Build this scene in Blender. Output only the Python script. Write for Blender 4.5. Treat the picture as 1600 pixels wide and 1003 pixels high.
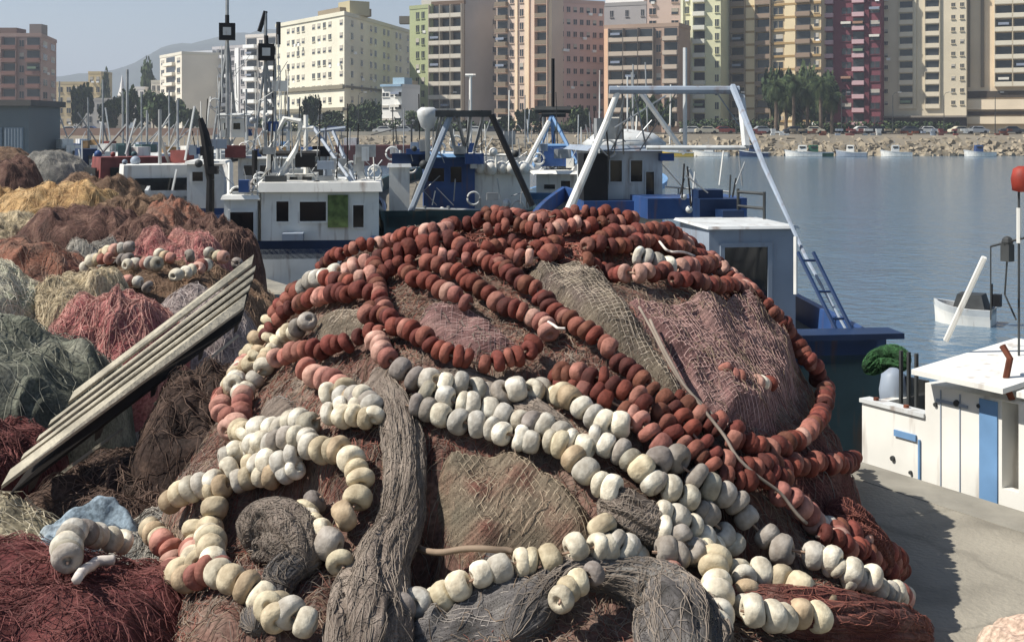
import bpy, math, random
import numpy as np
from mathutils import Vector, Matrix
for o in list(bpy.data.objects): bpy.data.objects.remove(o)
S = bpy.context.scene
COL = S.collection
random.seed(7); R = random.Random(11)

# ------------------------------------------------------------------ camera
F = 1900.0; YH = 205.0; EYE = 2.4; WATER = -1.8
cd = bpy.data.cameras.new('camera'); cam = bpy.data.objects.new('camera', cd); COL.objects.link(cam)
cam.location = (0, 0, EYE); cam.rotation_euler = (math.radians(90), 0, 0)
cd.sensor_width = 36; cd.lens = 36 * F / 1600; cd.shift_y = -(501.5 - YH) / 1600
cd.clip_start = 0.1; cd.clip_end = 20000
S.camera = cam
# ------------------------------------------------------------------ world, sun, exposure
SUN_DIR = Vector((-1, -0.19, 0)).normalized(); EL = math.radians(50)
w = bpy.data.worlds.new('World'); S.world = w; w.use_nodes = True
nt = w.node_tree; bg = nt.nodes['Background']
sky = nt.nodes.new('ShaderNodeTexSky'); sky.sky_type = 'NISHITA'; sky.sun_disc = False
sky.sun_elevation = EL; sky.sun_rotation = math.atan2(SUN_DIR.x, SUN_DIR.y)
sky.air_density = 1.0; sky.dust_density = 0.35; sky.ozone_density = 2.2
nt.links.new(sky.outputs[0], bg.inputs[0]); bg.inputs[1].default_value = 0.066
sl = bpy.data.lights.new('sun', 'SUN'); so = bpy.data.objects.new('sun', sl); COL.objects.link(so)
sl.energy = 5.0; sl.angle = math.radians(0.6); sl.color = (1, 0.95, 0.87)
sv = Vector((SUN_DIR.x * math.cos(EL), SUN_DIR.y * math.cos(EL), math.sin(EL)))
so.rotation_euler = sv.to_track_quat('Z', 'Y').to_euler(); so.location = (-20, -10, 40)
S.view_settings.view_transform = 'Standard'; S.view_settings.look = 'None'
S.view_settings.exposure = 0.6; S.view_settings.gamma = 1
S.render.engine = 'CYCLES'

# ------------------------------------------------------------------ helpers
def lin(h, k=1.0):
    if isinstance(h, str):
        c = [int(h[i:i+2], 16) / 255 for i in (0, 2, 4)]
    else: c = [v / 255 for v in h]
    return tuple(min(1, ((v / 12.92) if v <= .04045 else ((v + .055) / 1.055) ** 2.4) * k) for v in c) + (1,)
def P(px, py, Y): return Vector(((px - 800) / F * Y, Y, EYE - (py - YH) / F * Y))
def proj(p): return (800 + F * p[0] / p[1], YH + F * (EYE - p[2]) / p[1])

MATS = {}
def mat(name, col, rough=.8, var=.25, scale=6., bump=0., metal=0., detail=5., spec=.3, col2=None, bscale=None, objcol=False):
    if name in MATS: return MATS[name]
    m = bpy.data.materials.new(name); m.use_nodes = True; n = m.node_tree; L = n.links
    b = n.nodes['Principled BSDF']; b.inputs['Roughness'].default_value = rough; b.inputs['Metallic'].default_value = metal
    b.inputs['Specular IOR Level'].default_value = spec
    tc = n.nodes.new('ShaderNodeTexCoord')
    nz = n.nodes.new('ShaderNodeTexNoise'); nz.inputs['Scale'].default_value = scale; nz.inputs['Detail'].default_value = detail
    L.new(tc.outputs['Object'], nz.inputs['Vector'])
    rp = n.nodes.new('ShaderNodeValToRGB')
    rp.color_ramp.elements[0].position = .33; rp.color_ramp.elements[1].position = .67
    c1 = col; c2 = col2 or tuple(min(1, v * (1 + var)) for v in col[:3]) + (1,)
    c0 = tuple(v * (1 - var) for v in c1[:3]) + (1,) if col2 is None else c1
    rp.color_ramp.elements[0].color = c0; rp.color_ramp.elements[1].color = c2
    L.new(nz.outputs['Fac'], rp.inputs['Fac'])
    out = rp.outputs['Color']
    if objcol:
        oi = n.nodes.new('ShaderNodeObjectInfo'); mx = n.nodes.new('ShaderNodeMix'); mx.data_type = 'RGBA'; mx.blend_type = 'MULTIPLY'
        mx.inputs[0].default_value = 1; L.new(rp.outputs['Color'], mx.inputs[6]); L.new(oi.outputs['Color'], mx.inputs[7]); out = mx.outputs[2]
    L.new(out, b.inputs['Base Color'])
    if bump:
        n2 = n.nodes.new('ShaderNodeTexNoise'); n2.inputs['Scale'].default_value = bscale or scale * 4; n2.inputs['Detail'].default_value = 4
        L.new(tc.outputs['Object'], n2.inputs['Vector'])
        bp = n.nodes.new('ShaderNodeBump'); bp.inputs['Strength'].default_value = bump; bp.inputs['Distance'].default_value = .02
        L.new(n2.outputs['Fac'], bp.inputs['Height']); L.new(bp.outputs['Normal'], b.inputs['Normal'])
    MATS[name] = m; return m

def netmat(name, c0, c1, c2, freq=60, hole=.35, alpha=True, scale=4.):
    """netting: knotted diamonds over UV (metres), colours drifting between three dyes"""
    if name in MATS: return MATS[name]
    m = bpy.data.materials.new(name); m.use_nodes = True; n = m.node_tree; L = n.links; N = n.nodes.new
    b = n.nodes['Principled BSDF']; b.inputs['Roughness'].default_value = .85; b.inputs['Specular IOR Level'].default_value = .15
    tc = N('ShaderNodeTexCoord')
    nz = N('ShaderNodeTexNoise'); nz.inputs['Scale'].default_value = scale; nz.inputs['Detail'].default_value = 6
    L.new(tc.outputs['Object'], nz.inputs['Vector'])
    rp = N('ShaderNodeValToRGB'); e = rp.color_ramp.elements
    e[0].position = .32; e[0].color = c0; e[1].position = .68; e[1].color = c2
    k = e.new(.5); k.color = c1
    L.new(nz.outputs['Fac'], rp.inputs['Fac'])
    # fine twine speckle; with alpha, colour streaks that paint in fold shading
    n3 = N('ShaderNodeTexNoise'); n3.inputs['Scale'].default_value = 1; n3.inputs['Detail'].default_value = 5
    mp3 = N('ShaderNodeMapping'); mp3.inputs['Scale'].default_value = (11, 75, 1) if alpha else (45, 45, 45); L.new(tc.outputs['UV' if alpha else 'Object'], mp3.inputs[0]); L.new(mp3.outputs[0], n3.inputs['Vector'])
    mr = N('ShaderNodeMapRange'); mr.inputs[1].default_value = .35; mr.inputs[2].default_value = .65; mr.inputs[3].default_value = .62; mr.inputs[4].default_value = 1.3
    L.new(n3.outputs['Fac'], mr.inputs[0])
    vm = N('ShaderNodeVectorMath'); vm.operation = 'SCALE'; L.new(rp.outputs['Color'], vm.inputs[0]); L.new(mr.outputs[0], vm.inputs['Scale'])
    L.new(vm.outputs[0], b.inputs['Base Color'])
    if alpha:
        h = N('ShaderNodeTexNoise'); h.inputs['Scale'].default_value = 260; h.inputs['Detail'].default_value = 2; L.new(tc.outputs['Object'], h.inputs['Vector'])
        a = N('ShaderNodeMath'); a.operation = 'LESS_THAN'; L.new(h.outputs['Fac'], a.inputs[0]); a.inputs[1].default_value = .52 + hole * .15; L.new(a.outputs[0], b.inputs['Alpha'])
    bp = N('ShaderNodeBump'); bp.inputs['Strength'].default_value = .6; bp.inputs['Distance'].default_value = .012
    L.new(n3.outputs['Fac'], bp.inputs['Height']); L.new(bp.outputs['Normal'], b.inputs['Normal'])
    MATS[name] = m; return m

class MB:
    def __init__(s): s.v = []; s.f = []; s.m = []; s.k = 0
    def add(s, vs, fs, k=None):
        o = len(s.v); s.v += [tuple(v) for v in vs]; s.f += [tuple(i + o for i in f) for f in fs]; s.m += [s.k if k is None else k] * len(fs)
    def box(s, c, size, rot=0, k=None, M=None):
        hx, hy, hz = [v / 2 for v in size]; vs = []
        ca, sa = math.cos(rot), math.sin(rot)
        for z in (-hz, hz):
            for x, y in ((-hx, -hy), (hx, -hy), (hx, hy), (-hx, hy)):
                p = Vector((x * ca - y * sa, x * sa + y * ca, z))
                if M: p = M @ Vector((x, y, z))
                vs.append(p + Vector(c))
        s.add(vs, [(3, 2, 1, 0), (4, 5, 6, 7), (0, 1, 5, 4), (1, 2, 6, 5), (2, 3, 7, 6), (3, 0, 4, 7)], k)
    def prism(s, pts, z0, z1, k=None, top=None):
        n = len(pts); tp = top or pts
        vs = [(p[0], p[1], z0) for p in pts] + [(p[0], p[1], z1) for p in tp]
        s.add(vs, [tuple(range(n))[::-1], tuple(range(n, 2 * n))] + [(i, (i + 1) % n, n + (i + 1) % n, n + i) for i in range(n)], k)
    def tube(s, pts, r, n=6, k=None, cap=True):
        pts = [Vector(p) for p in pts]; rr = r if isinstance(r, (list, tuple)) else [r] * len(pts)
        base = len(s.v); up = Vector((0, 0, 1)); vs = []; fs = []
        for i, p in enumerate(pts):
            t = (pts[min(i + 1, len(pts) - 1)] - pts[max(i - 1, 0)])
            if t.length < 1e-9: t = Vector((0, 0, 1))
            t.normalize(); a = t.cross(up if abs(t.z) < .95 else Vector((1, 0, 0))).normalized(); b = t.cross(a)
            for j in range(n):
                an = 2 * math.pi * j / n; vs.append(p + (a * math.cos(an) + b * math.sin(an)) * rr[i])
        for i in range(len(pts) - 1):
            for j in range(n): fs.append((i * n + j, i * n + (j + 1) % n, (i + 1) * n + (j + 1) % n, (i + 1) * n + j))
        if cap: fs += [tuple(range(n))[::-1], tuple(range((len(pts) - 1) * n, len(pts) * n))]
        s.add(vs, fs, k)
    def lathe(s, prof, n=14, c=(0, 0, 0), axis='z', k=None, sx=1, sy=1):
        vs = []; fs = []
        for (r, z) in prof:
            for j in range(n):
                a = 2 * math.pi * j / n; x, y = r * math.cos(a) * sx, r * math.sin(a) * sy
                vs.append(Vector(c) + (Vector((x, y, z)) if axis == 'z' else Vector((z, x, y)) if axis == 'x' else Vector((x, z, y))))
        for i in range(len(prof) - 1):
            for j in range(n): fs.append((i * n + j, i * n + (j + 1) % n, (i + 1) * n + (j + 1) % n, (i + 1) * n + j))
        fs += [tuple(range(n))[::-1], tuple(range((len(prof) - 1) * n, len(prof) * n))]
        s.add(vs, fs, k)
    def ball(s, c, r, n=8, k=None, sq=1):
        pr = [(r * math.sin(math.pi * (i + .02) / (n + .04)) + 1e-4, -r * sq * math.cos(math.pi * (i + .02) / (n + .04))) for i in range(n + 1)]
        s.lathe(pr, n + 2, c, k=k)
    def mesh(s, name, mats, smooth=False):
        me = bpy.data.meshes.new(name); me.from_pydata(s.v, [], s.f)
        for m in (mats if isinstance(mats, (list, tuple)) else [mats]): me.materials.append(m)
        me.polygons.foreach_set('material_index', s.m)
        if smooth: me.polygons.foreach_set('use_smooth', [True] * len(s.f))
        me.update(); return me
    def build(s, name, mats, parent=None, smooth=False, loc=None):
        o = bpy.data.objects.new(name, s.mesh(name, mats, smooth)); COL.objects.link(o)
        if parent: o.parent = parent
        if loc is not None: o.location = loc
        return o
def tag(o, label=None, cat=None, group=None, kind=None):
    if label: o['label'] = label
    if cat: o['category'] = cat
    if group: o['group'] = group
    if kind: o['kind'] = kind
    return o
def empty(name, loc=(0, 0, 0), rz=0, label=None, cat=None, group=None):
    o = bpy.data.objects.new(name, None); COL.objects.link(o); o.location = loc; o.rotation_euler = (0, 0, rz)
    o.empty_display_size = .2
    return tag(o, label, cat, group)
def link(name, me, parent=None, loc=(0, 0, 0), rot=None, scale=None):
    o = bpy.data.objects.new(name, me); COL.objects.link(o); o.parent = parent; o.location = loc
    if rot is not None: o.rotation_euler = rot
    if scale is not None: o.scale = scale
    return o

# numpy value noise
_rng = np.random.RandomState(5); _T = _rng.rand(64, 64)
def vnoise(x, y):
    xi = np.floor(x).astype(int); yi = np.floor(y).astype(int); fx = x - xi; fy = y - yi
    fx = fx * fx * (3 - 2 * fx); fy = fy * fy * (3 - 2 * fy)
    a = _T[xi % 64, yi % 64]; b = _T[(xi + 1) % 64, yi % 64]; c = _T[xi % 64, (yi + 1) % 64]; d = _T[(xi + 1) % 64, (yi + 1) % 64]
    return (a * (1 - fx) + b * fx) * (1 - fy) + (c * (1 - fx) + d * fx) * fy
def fbm(x, y, o=4):
    s = 0; a = .5
    for i in range(o):
        s = s + a * (vnoise(x * 2 ** i + 7.3 * i, y * 2 ** i + 3.1 * i) - .5); a *= .5
    return s

# ------------------------------------------------------------------ setting
EDX, EDY = -.512, .859          # quay edge direction (away)
E0 = Vector((2.515, 8.85, 0)); NRM = Vector((.859, .512, 0))
def E(t, off=0): return E0 + Vector((EDX, EDY, 0)) * t + NRM * off

m_conc = mat('concrete', lin((144, 138, 125), .93), .9, .24, .9, .5, detail=9, bscale=30)
m_edge = mat('edge_stone', lin((132, 128, 118)), .9, .2, 3, .3)
mb = MB()
a, b_ = E(-60, -.35), E(150, -.35)
mb.add([(a.x, a.y, 0), (b_.x, b_.y, 0), (-400, b_.y, 0), (-400, -60, 0), (a.x, -60, 0)], [(0, 1, 2, 3, 4)])
o = mb.build('quay', m_conc); n_ = m_conc.node_tree; b_n = n_.nodes['Principled BSDF']; src = b_n.inputs['Base Color'].links[0].from_socket
tcn = n_.nodes.new('ShaderNodeTexCoord')
vo = n_.nodes.new('ShaderNodeTexVoronoi'); vo.feature = 'DISTANCE_TO_EDGE'; vo.inputs['Scale'].default_value = .45; wn = n_.nodes.new('ShaderNodeTexNoise'); wn.inputs['Scale'].default_value = 2.5; wn.inputs['Detail'].default_value = 6
va = n_.nodes.new('ShaderNodeVectorMath'); va.operation = 'MULTIPLY_ADD'; va.inputs[1].default_value = (.5, .5, 0); n_.links.new(tcn.outputs['Object'], wn.inputs['Vector']); n_.links.new(wn.outputs['Color'], va.inputs[0]); n_.links.new(tcn.outputs['Object'], va.inputs[2]); n_.links.new(va.outputs[0], vo.inputs['Vector'])
cr = n_.nodes.new('ShaderNodeMapRange'); cr.inputs[1].default_value = 0; cr.inputs[2].default_value = .012; cr.inputs[3].default_value = .8; cr.inputs[4].default_value = 1; n_.links.new(vo.outputs['Distance'], cr.inputs[0])
sn = n_.nodes.new('ShaderNodeTexNoise'); sn.inputs['Scale'].default_value = 1.7; sn.inputs['Detail'].default_value = 8; n_.links.new(tcn.outputs['Object'], sn.inputs['Vector'])
sr = n_.nodes.new('ShaderNodeMapRange'); sr.inputs[1].default_value = .5; sr.inputs[2].default_value = .72; sr.inputs[3].default_value = 1; sr.inputs[4].default_value = .66; n_.links.new(sn.outputs['Fac'], sr.inputs[0])
mm_ = n_.nodes.new('ShaderNodeMath'); mm_.operation = 'MULTIPLY'; n_.links.new(cr.outputs[0], mm_.inputs[0]); n_.links.new(sr.outputs[0], mm_.inputs[1])
vs_ = n_.nodes.new('ShaderNodeVectorMath'); vs_.operation = 'SCALE'; n_.links.new(src, vs_.inputs[0]); n_.links.new(mm_.outputs[0], vs_.inputs['Scale']); n_.links.new(vs_.outputs[0], b_n.inputs['Base Color'])
tag(o, kind='structure')
mb = MB()
q = [E(-60, -.352), E(-60, 0), E(150, 0), E(150, -.352)]
mb.prism([(p.x, p.y) for p in q], -3.2, .004)
o = mb.build('quay_edge', m_edge); tag(o, kind='structure')

# water
m = bpy.data.materials.new('sea_water'); m.use_nodes = True; n = m.node_tree; L = n.links; b = n.nodes['Principled BSDF']
b.inputs['Base Color'].default_value = lin((84, 108, 126)); b.inputs['Roughness'].default_value = .12; b.inputs['IOR'].default_value = 1.33
tc = n.nodes.new('ShaderNodeTexCoord'); mp = n.nodes.new('ShaderNodeMapping'); mp.inputs['Scale'].default_value = (1, 1.0, 1)
L.new(tc.outputs['Object'], mp.inputs['Vector'])
n1 = n.nodes.new('ShaderNodeTexNoise'); n1.inputs['Scale'].default_value = 2.2; n1.inputs['Detail'].default_value = 5
n2 = n.nodes.new('ShaderNodeTexNoise'); n2.inputs['Scale'].default_value = .35; n2.inputs['Detail'].default_value = 3
L.new(mp.outputs[0], n1.inputs['Vector']); L.new(mp.outputs[0], n2.inputs['Vector'])
ma = n.nodes.new('ShaderNodeMath'); ma.operation = 'MULTIPLY_ADD'; L.new(n2.outputs['Fac'], ma.inputs[0]); ma.inputs[1].default_value = 1.5; L.new(n1.outputs['Fac'], ma.inputs[2])
bp = n.nodes.new('ShaderNodeBump'); bp.inputs['Strength'].default_value = .42; bp.inputs['Distance'].default_value = .2
L.new(ma.outputs[0], bp.inputs['Height']); L.new(bp.outputs['Normal'], b.inputs['Normal'])
mb = MB(); mb.add([(-600, -80, WATER), (900, -80, WATER), (900, 260, WATER), (-600, 260, WATER)], [(0, 1, 2, 3)])
tag(mb.build('harbour_water', m), kind='structure')
# far shore ground: one sheet to the horizon, promenade behind the rocks
SH0 = 205.
m_far = mat('shore_ground', lin((120, 112, 98)), .95, .2, .05)
mb = MB()
mb.add([(-900, SH0, WATER - .5), (900, SH0, WATER - .5), (900, SH0 + 9, 1.6), (-900, SH0 + 9, 1.6), (900, 290, 2.2), (-900, 290, 2.2), (9000, 9000, 3), (-9000, 9000, 3)],
       [(0, 1, 2, 3), (3, 2, 4, 5), (5, 4, 6, 7)])
tag(mb.build('far_shore_ground', m_far), kind='structure')
mb = MB(); mb.add([(-500, 240, 2.0), (600, 240, 2.0), (600, 252, 2.06), (-500, 252, 2.06)], [(0, 1, 2, 3)])
tag(mb.build('promenade_road', mat('asphalt', (.06, .06, .06, 1), .9)), kind='structure')
# hills
m_hill = mat('hill_scrub', lin((58, 66, 54)), .95, .35, .012, detail=8)
mb = MB(); nx, ny = 120, 24
for j in range(ny):
    for i in range(nx):
        x = -1900 + 2600 * i / (nx - 1); y = 2300 + 700 * j / (ny - 1)
        px = 800 + F * x / 2500
        prof = float(np.interp(px, [-700, -200, 90, 180, 240, 330, 450, 560, 900], [40, 80, 120, 135, 185, 205, 215, 190, 80]))
        k = math.sin(math.pi * j / (ny - 1)) ** .7
        h = 3 + prof * k * (1 + .22 * float(fbm(np.array(i * .22), np.array(j * .5), 4)))
        mb.v.append((x, y, h if 0 < j < ny - 1 else 2))
for j in range(ny - 1):
    for i in range(nx - 1): mb.f.append((j * nx + i, j * nx + i + 1, (j + 1) * nx + i + 1, (j + 1) * nx + i)); mb.m.append(0)
tag(mb.build('hills', m_hill, smooth=True), kind='structure')

# ------------------------------------------------------------------ the net heap
DENTS = []
def H(X, Y, rough=True):
    X = np.asarray(X, float); Y = np.asarray(Y, float)
    u = np.abs((X - .11) / np.where(X > .11, 1.96, 1.98)); v = np.where(Y > 7.7, (Y - 7.7) / 1.15, (7.7 - Y) / 3.05)
    pv = np.where(Y > 7.7, 2.2, 1.6)
    s = u ** np.where(X > .11, 2.35, 2.7) + np.abs(v) ** pv
    base = 1.79 * np.clip(1 - s, 0, 1) ** .6 - .15 * (s > 1) * np.clip(s - 1, 0, 2)
    def lobe(cx, cy, rx, ry, h, p=2.2):
        q = np.abs((X - cx) / rx) ** p + np.abs((Y - cy) / ry) ** p
        return h * np.clip(1 - q, 0, 1) ** .55
    hs = [base, lobe(-.95, 5.3, .62, .95, .60), lobe(1.1, 5.75, .72, .95, .50), lobe(1.32, 6.5, .62, .85, .8), lobe(-1.22, 6.5, .66, 1., .95), lobe(.1, 5.2, 1.5, 1.2, .5),
          lobe(.45, 7.55, .95, .6, 1.84, 2.6)]
    z = np.maximum.reduce(hs)
    # soft union
    k = 14.; z = np.log(sum(np.exp(k * h) for h in hs) - (len(hs) - 1)) / k
    for dx_, dy_, dr_, dd_ in DENTS: z = z - dd_ * np.exp(-(((X - dx_) ** 2 + (Y - dy_) ** 2) / dr_ ** 2) ** 1.5)
    if rough:
        msk = np.clip(z / .25, 0, 1)
        z = z + msk * (.16 * fbm(X * 2.1 + 3, Y * 2.1, 3) + .075 * fbm(X * 7, Y * 7 + 5, 3))
    return z
def hit(px, py, Hf=None, y0=3.6, y1=11.0):
    Hf = Hf or H
    Y = np.arange(y0, y1, .012); X = (px - 800) / F * Y; Z = EYE - (py - YH) / F * Y
    h = np.maximum(Hf(X, Y), 0)
    if not (Z < h).any(): i = int(np.argmin(Z - h))
    else: i = np.argmax(Z < h)
    return Vector((X[i], Y[i], float(h[i])))
_d = []
for px_, py_, r_, d_ in ((452, 795, .15, .26), (660, 800, .10, .28), (665, 900, .13, .3), (1165, 850, .15, .26), (1100, 830, .1, .18), (860, 600, .1, .2), (765, 608, .1, .14), (950, 425, .12, .12), (430, 935, .1, .2), (1250, 790, .12, .15), (560, 600, .07, .1), (400, 610, .06, .08), (1080, 420, .1, .1), (990, 860, .07, .15), (720, 420, .08, .08)):
    h_ = hit(px_, py_); _d.append((h_.x, h_.y, r_, d_))
DENTS += _d
def normal(x, y, Hf=None, e=.05):
    Hf = Hf or H
    hx = float(Hf(x + e, y) - Hf(x - e, y)) / (2 * e); hy = float(Hf(x, y + e) - Hf(x, y - e)) / (2 * e)
    return Vector((-hx, -hy, 1)).normalized()
def set_uv(me, uv):
    l = me.uv_layers.new(name='uv'); vi = np.zeros(len(me.loops), int); me.loops.foreach_get('vertex_index', vi)
    l.data.foreach_set('uv', np.asarray(uv, float)[vi].ravel())
def strands(mb, pts_fn, n, seed, seg=14, step=.045, r=.0022, k=1, wander=.5):
    """loose twine lying over a surface; pts_fn(x, y) -> z or None"""
    rr = random.Random(seed)
    for i in range(n):
        st = pts_fn.start(rr)
        if st is None: continue
        x, y = st; a = rr.uniform(0, 6.28); da = rr.uniform(-.25, .25); pts = []
        hgt = rr.uniform(.004, .02)
        for j in range(seg):
            z = pts_fn(x, y)
            if z is None: break
            pts.append((x, y, z + hgt + .012 * math.sin(j * 1.3 + i)))
            a += da + rr.uniform(-wander, wander); x += step * math.cos(a); y += step * math.sin(a)
        if len(pts) > 3: mb.tube(pts, r * rr.uniform(.7, 1.5), 3, k, cap=False)

m_heap = netmat('heap_net', lin((72, 54, 48)), lin((112, 86, 76)), lin((128, 114, 102)), freq=200, alpha=False, scale=2.5)
m_twine_red = mat('red_brown_twine', lin((124, 76, 64)), .8, .45, 5)
m_twine_tan = mat('tan_twine', lin((134, 116, 98)), .8, .35, 5)
m_twine_gr = mat('grey_twine', lin((126, 115, 104)), .8, .35, 5)
xs = np.arange(-2.15, 2.35, .016); ys = np.arange(4.2, 9.1, .016)
XX, YY = np.meshgrid(xs, ys); ZZ = H(XX, YY)
nx, ny = len(xs), len(ys)
ok = (ZZ > -.02)
idx = -np.ones(ZZ.shape, int); idx[ok] = np.arange(ok.sum())
V = np.stack([XX[ok], YY[ok], ZZ[ok]], 1)
fs = []
q00, q10, q11, q01 = idx[:-1, :-1], idx[:-1, 1:], idx[1:, 1:], idx[1:, :-1]
g = (q00 >= 0) & (q10 >= 0) & (q11 >= 0) & (q01 >= 0)
fs = np.stack([q00[g], q10[g], q11[g], q01[g]], 1)
me = bpy.data.meshes.new('net_pile'); me.from_pydata(V.tolist(), [], fs.tolist())
me.materials.append(m_heap); me.polygons.foreach_set('use_smooth', [True] * len(fs))
set_uv(me, np.stack([V[:, 0], V[:, 1] * .8 + V[:, 2] * .8], 1))
heap = empty('net_heap', (0, 0, 0), 0, 'huge brown heap of fishing net filling the middle of the quay', 'net heap')
link('net_pile', me, heap)
class HS:
    def __init__(s, Hf, box, zmin=.03, pxbox=None): s.H = Hf; s.b = box; s.z = zmin; s.pb = pxbox
    def start(s, rr):
        for _ in range(6):
            if s.pb:
                h = hit(rr.uniform(s.pb[0], s.pb[2]), rr.uniform(s.pb[1], s.pb[3]), s.H)
                if h is None or h.z < s.z: continue
                return h.x, h.y
            x, y = rr.uniform(s.b[0], s.b[1]), rr.uniform(s.b[2], s.b[3])
            if float(s.H(x, y)) > s.z: return x, y
        return None
    def __call__(s, x, y):
        z = float(s.H(x, y)); return z if z > .0 else None
for nm, mm, cnt, bx, sd in (('loose_red_twine', m_twine_red, 1500, (-1.9, 2.1, 4.6, 8.2), 1), ('loose_tan_twine', m_twine_tan, 1700, (-1.9, 2.1, 4.6, 8.2), 2), ('loose_grey_twine', m_twine_gr, 1700, (-1.9, 2.1, 4.6, 8.2), 3)):
    mb = MB(); strands(mb, HS(H, bx), cnt, sd, seg=18, k=0, r=.0013, step=.028, wander=.95); o = mb.build(nm, mm, heap); o['kind'] = 'stuff'
# tangled red top of the heap
mb = MB(); strands(mb, HS(H, None, pxbox=(730, 340, 1110, 400)), 900, 9, seg=16, step=.03, r=.0035, k=0, wander=.9)
o = mb.build('tangled_red_rope', m_twine_red, heap); o['kind'] = 'stuff'

# ---- draped nets
def inpoly(X, Y, poly):
    ins = np.zeros(X.shape, bool); n = len(poly); dmin = np.full(X.shape, 9.)
    for i in range(n):
        x1, y1 = poly[i]; x2, y2 = poly[(i + 1) % n]
        c = ((y1 > Y) != (y2 > Y)) & (X < (x2 - x1) * (Y - y1) / (y2 - y1 + 1e-12) + x1); ins ^= c
        dx, dy = x2 - x1, y2 - y1; t = np.clip(((X - x1) * dx + (Y - y1) * dy) / (dx * dx + dy * dy + 1e-12), 0, 1)
        dmin = np.minimum(dmin, np.hypot(X - x1 - t * dx, Y - y1 - t * dy))
    return ins, dmin
def meshtw(c): return mat('mesh_twine_%d_%d_%d' % c, lin(c), .85, .25, 5)
def drape(label, pxpoly, material, thick=.05, fold=.03, fdir=.6, ffreq=9., seed=0, name='draped_net', cat='fishing net', Hf=None, step=.011):
    Hf = Hf or H
    poly = [hit(x, y, Hf) for x, y in pxpoly]; poly = [(p.x, p.y) for p in poly if p is not None]
    x0, x1 = min(p[0] for p in poly) - .02, max(p[0] for p in poly) + .02; y0, y1 = min(p[1] for p in poly) - .02, max(p[1] for p in poly) + .02
    X, Y = np.meshgrid(np.arange(x0, x1, step), np.arange(y0, y1, step))
    jx = .05 * fbm(X * 6 + seed, Y * 6, 3); jy = .05 * fbm(X * 6, Y * 6 + seed, 3)
    ins, d = inpoly(X + jx, Y + jy, poly)
    e = np.clip(d / .09, 0, 1); e = e * e * (3 - 2 * e)
    c, s = math.cos(fdir), math.sin(fdir)
    u = X * c + Y * s; v = -X * s + Y * c
    wp = 1.3 * fbm(X * 1.7 + seed, Y * 1.7, 3)
    ridge = 1 - np.abs(2 * (vnoise(v * ffreq + wp * 5 + seed, u * 1.4 + seed)) - 1)
    ridge2 = vnoise(v * ffreq * 2.7 + wp * 7, u * 3)
    Z = Hf(X, Y, ) * 1 + thick * e - .012 * (1 - e) + fold * e * (ridge ** 1.4 + .5 * ridge2 + .7 * fbm(X * 14 + seed, Y * 14, 3))
    idx = -np.ones(X.shape, int); idx[ins] = np.arange(ins.sum())
    V = np.stack([X[ins], Y[ins], Z[ins]], 1)
    q = [idx[:-1, :-1], idx[:-1, 1:], idx[1:, 1:], idx[1:, :-1]]; g = (q[0] >= 0) & (q[1] >= 0) & (q[2] >= 0) & (q[3] >= 0)
    fs = np.stack([k[g] for k in q], 1)
    me = bpy.data.meshes.new(name); me.from_pydata(V.tolist(), [], fs.tolist()); me.materials.append(material)
    me.polygons.foreach_set('use_smooth', [True] * len(fs)); set_uv(me, np.stack([V[:, 0] * c + V[:, 1] * s, (-V[:, 0] * s + V[:, 1] * c) * .8 + V[:, 2] * .8], 1))
    mm_ = {'grey_brown_net': meshtw((176, 162, 144)), 'mauve_net': meshtw((178, 148, 140)), 'tan_net': meshtw((166, 150, 128)), 'golden_net': meshtw((186, 158, 120)), 'maroon_net': meshtw((124, 84, 74))}.get(material.name, meshtw((150, 142, 134)))
    o = link(name, me); mb = MB(); pts_ = V[::7]; rr = random.Random(seed + 50)
    tree_ = lambda x, y: None
    class Q:
        def start(s_, r_): p = pts_[r_.randrange(len(pts_))]; return float(p[0]), float(p[1])
        def __call__(s_, x, y):
            i, j = int((x - x0) / step), int((y - y0) / step)
            if 0 <= j < Z.shape[0] and 0 <= i < Z.shape[1] and ins[j, i]: return float(Z[j, i])
            return None
    strands(mb, Q(), int(len(V) / 80), seed, seg=12, step=.02, r=.0016, k=0, wander=1.)
    mb2 = MB(); sp = .027; ext = max(x1 - x0, y1 - y0) * 1.5; mx, my = (x0 + x1) / 2, (y0 + y1) / 2; q_ = Q()
    for dg in (-1, 1):
        an = fdir + dg * .7; ca_, sa_ = math.cos(an), math.sin(an)
        for li in range(int(-ext / sp), int(ext / sp)):
            off = li * sp; run = []
            for k_ in range(int(2 * ext / .02)):
                t__ = -ext + k_ * .02; x = mx + ca_ * t__ - sa_ * off; y = my + sa_ * t__ + ca_ * off
                x += .012 * math.sin(y * 9 + seed); y += .012 * math.sin(x * 7)
                z = q_(x, y)
                if z is not None: run.append((x, y, z + .003))
                if (z is None or k_ == int(2 * ext / .02) - 1) and run:
                    if len(run) > 3: mb2.tube(run, .0019, 3, 0, cap=False)
                    run = []
    t2 = mb2.build('knotted_mesh', mm_, o); t2['kind'] = 'stuff'
    t_ = mb.build('loose_threads', m_twine_gr if seed % 2 else m_twine_tan, o); t_['kind'] = 'stuff'
    return tag(o, label, cat, 'nets draped over the heap')
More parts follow.
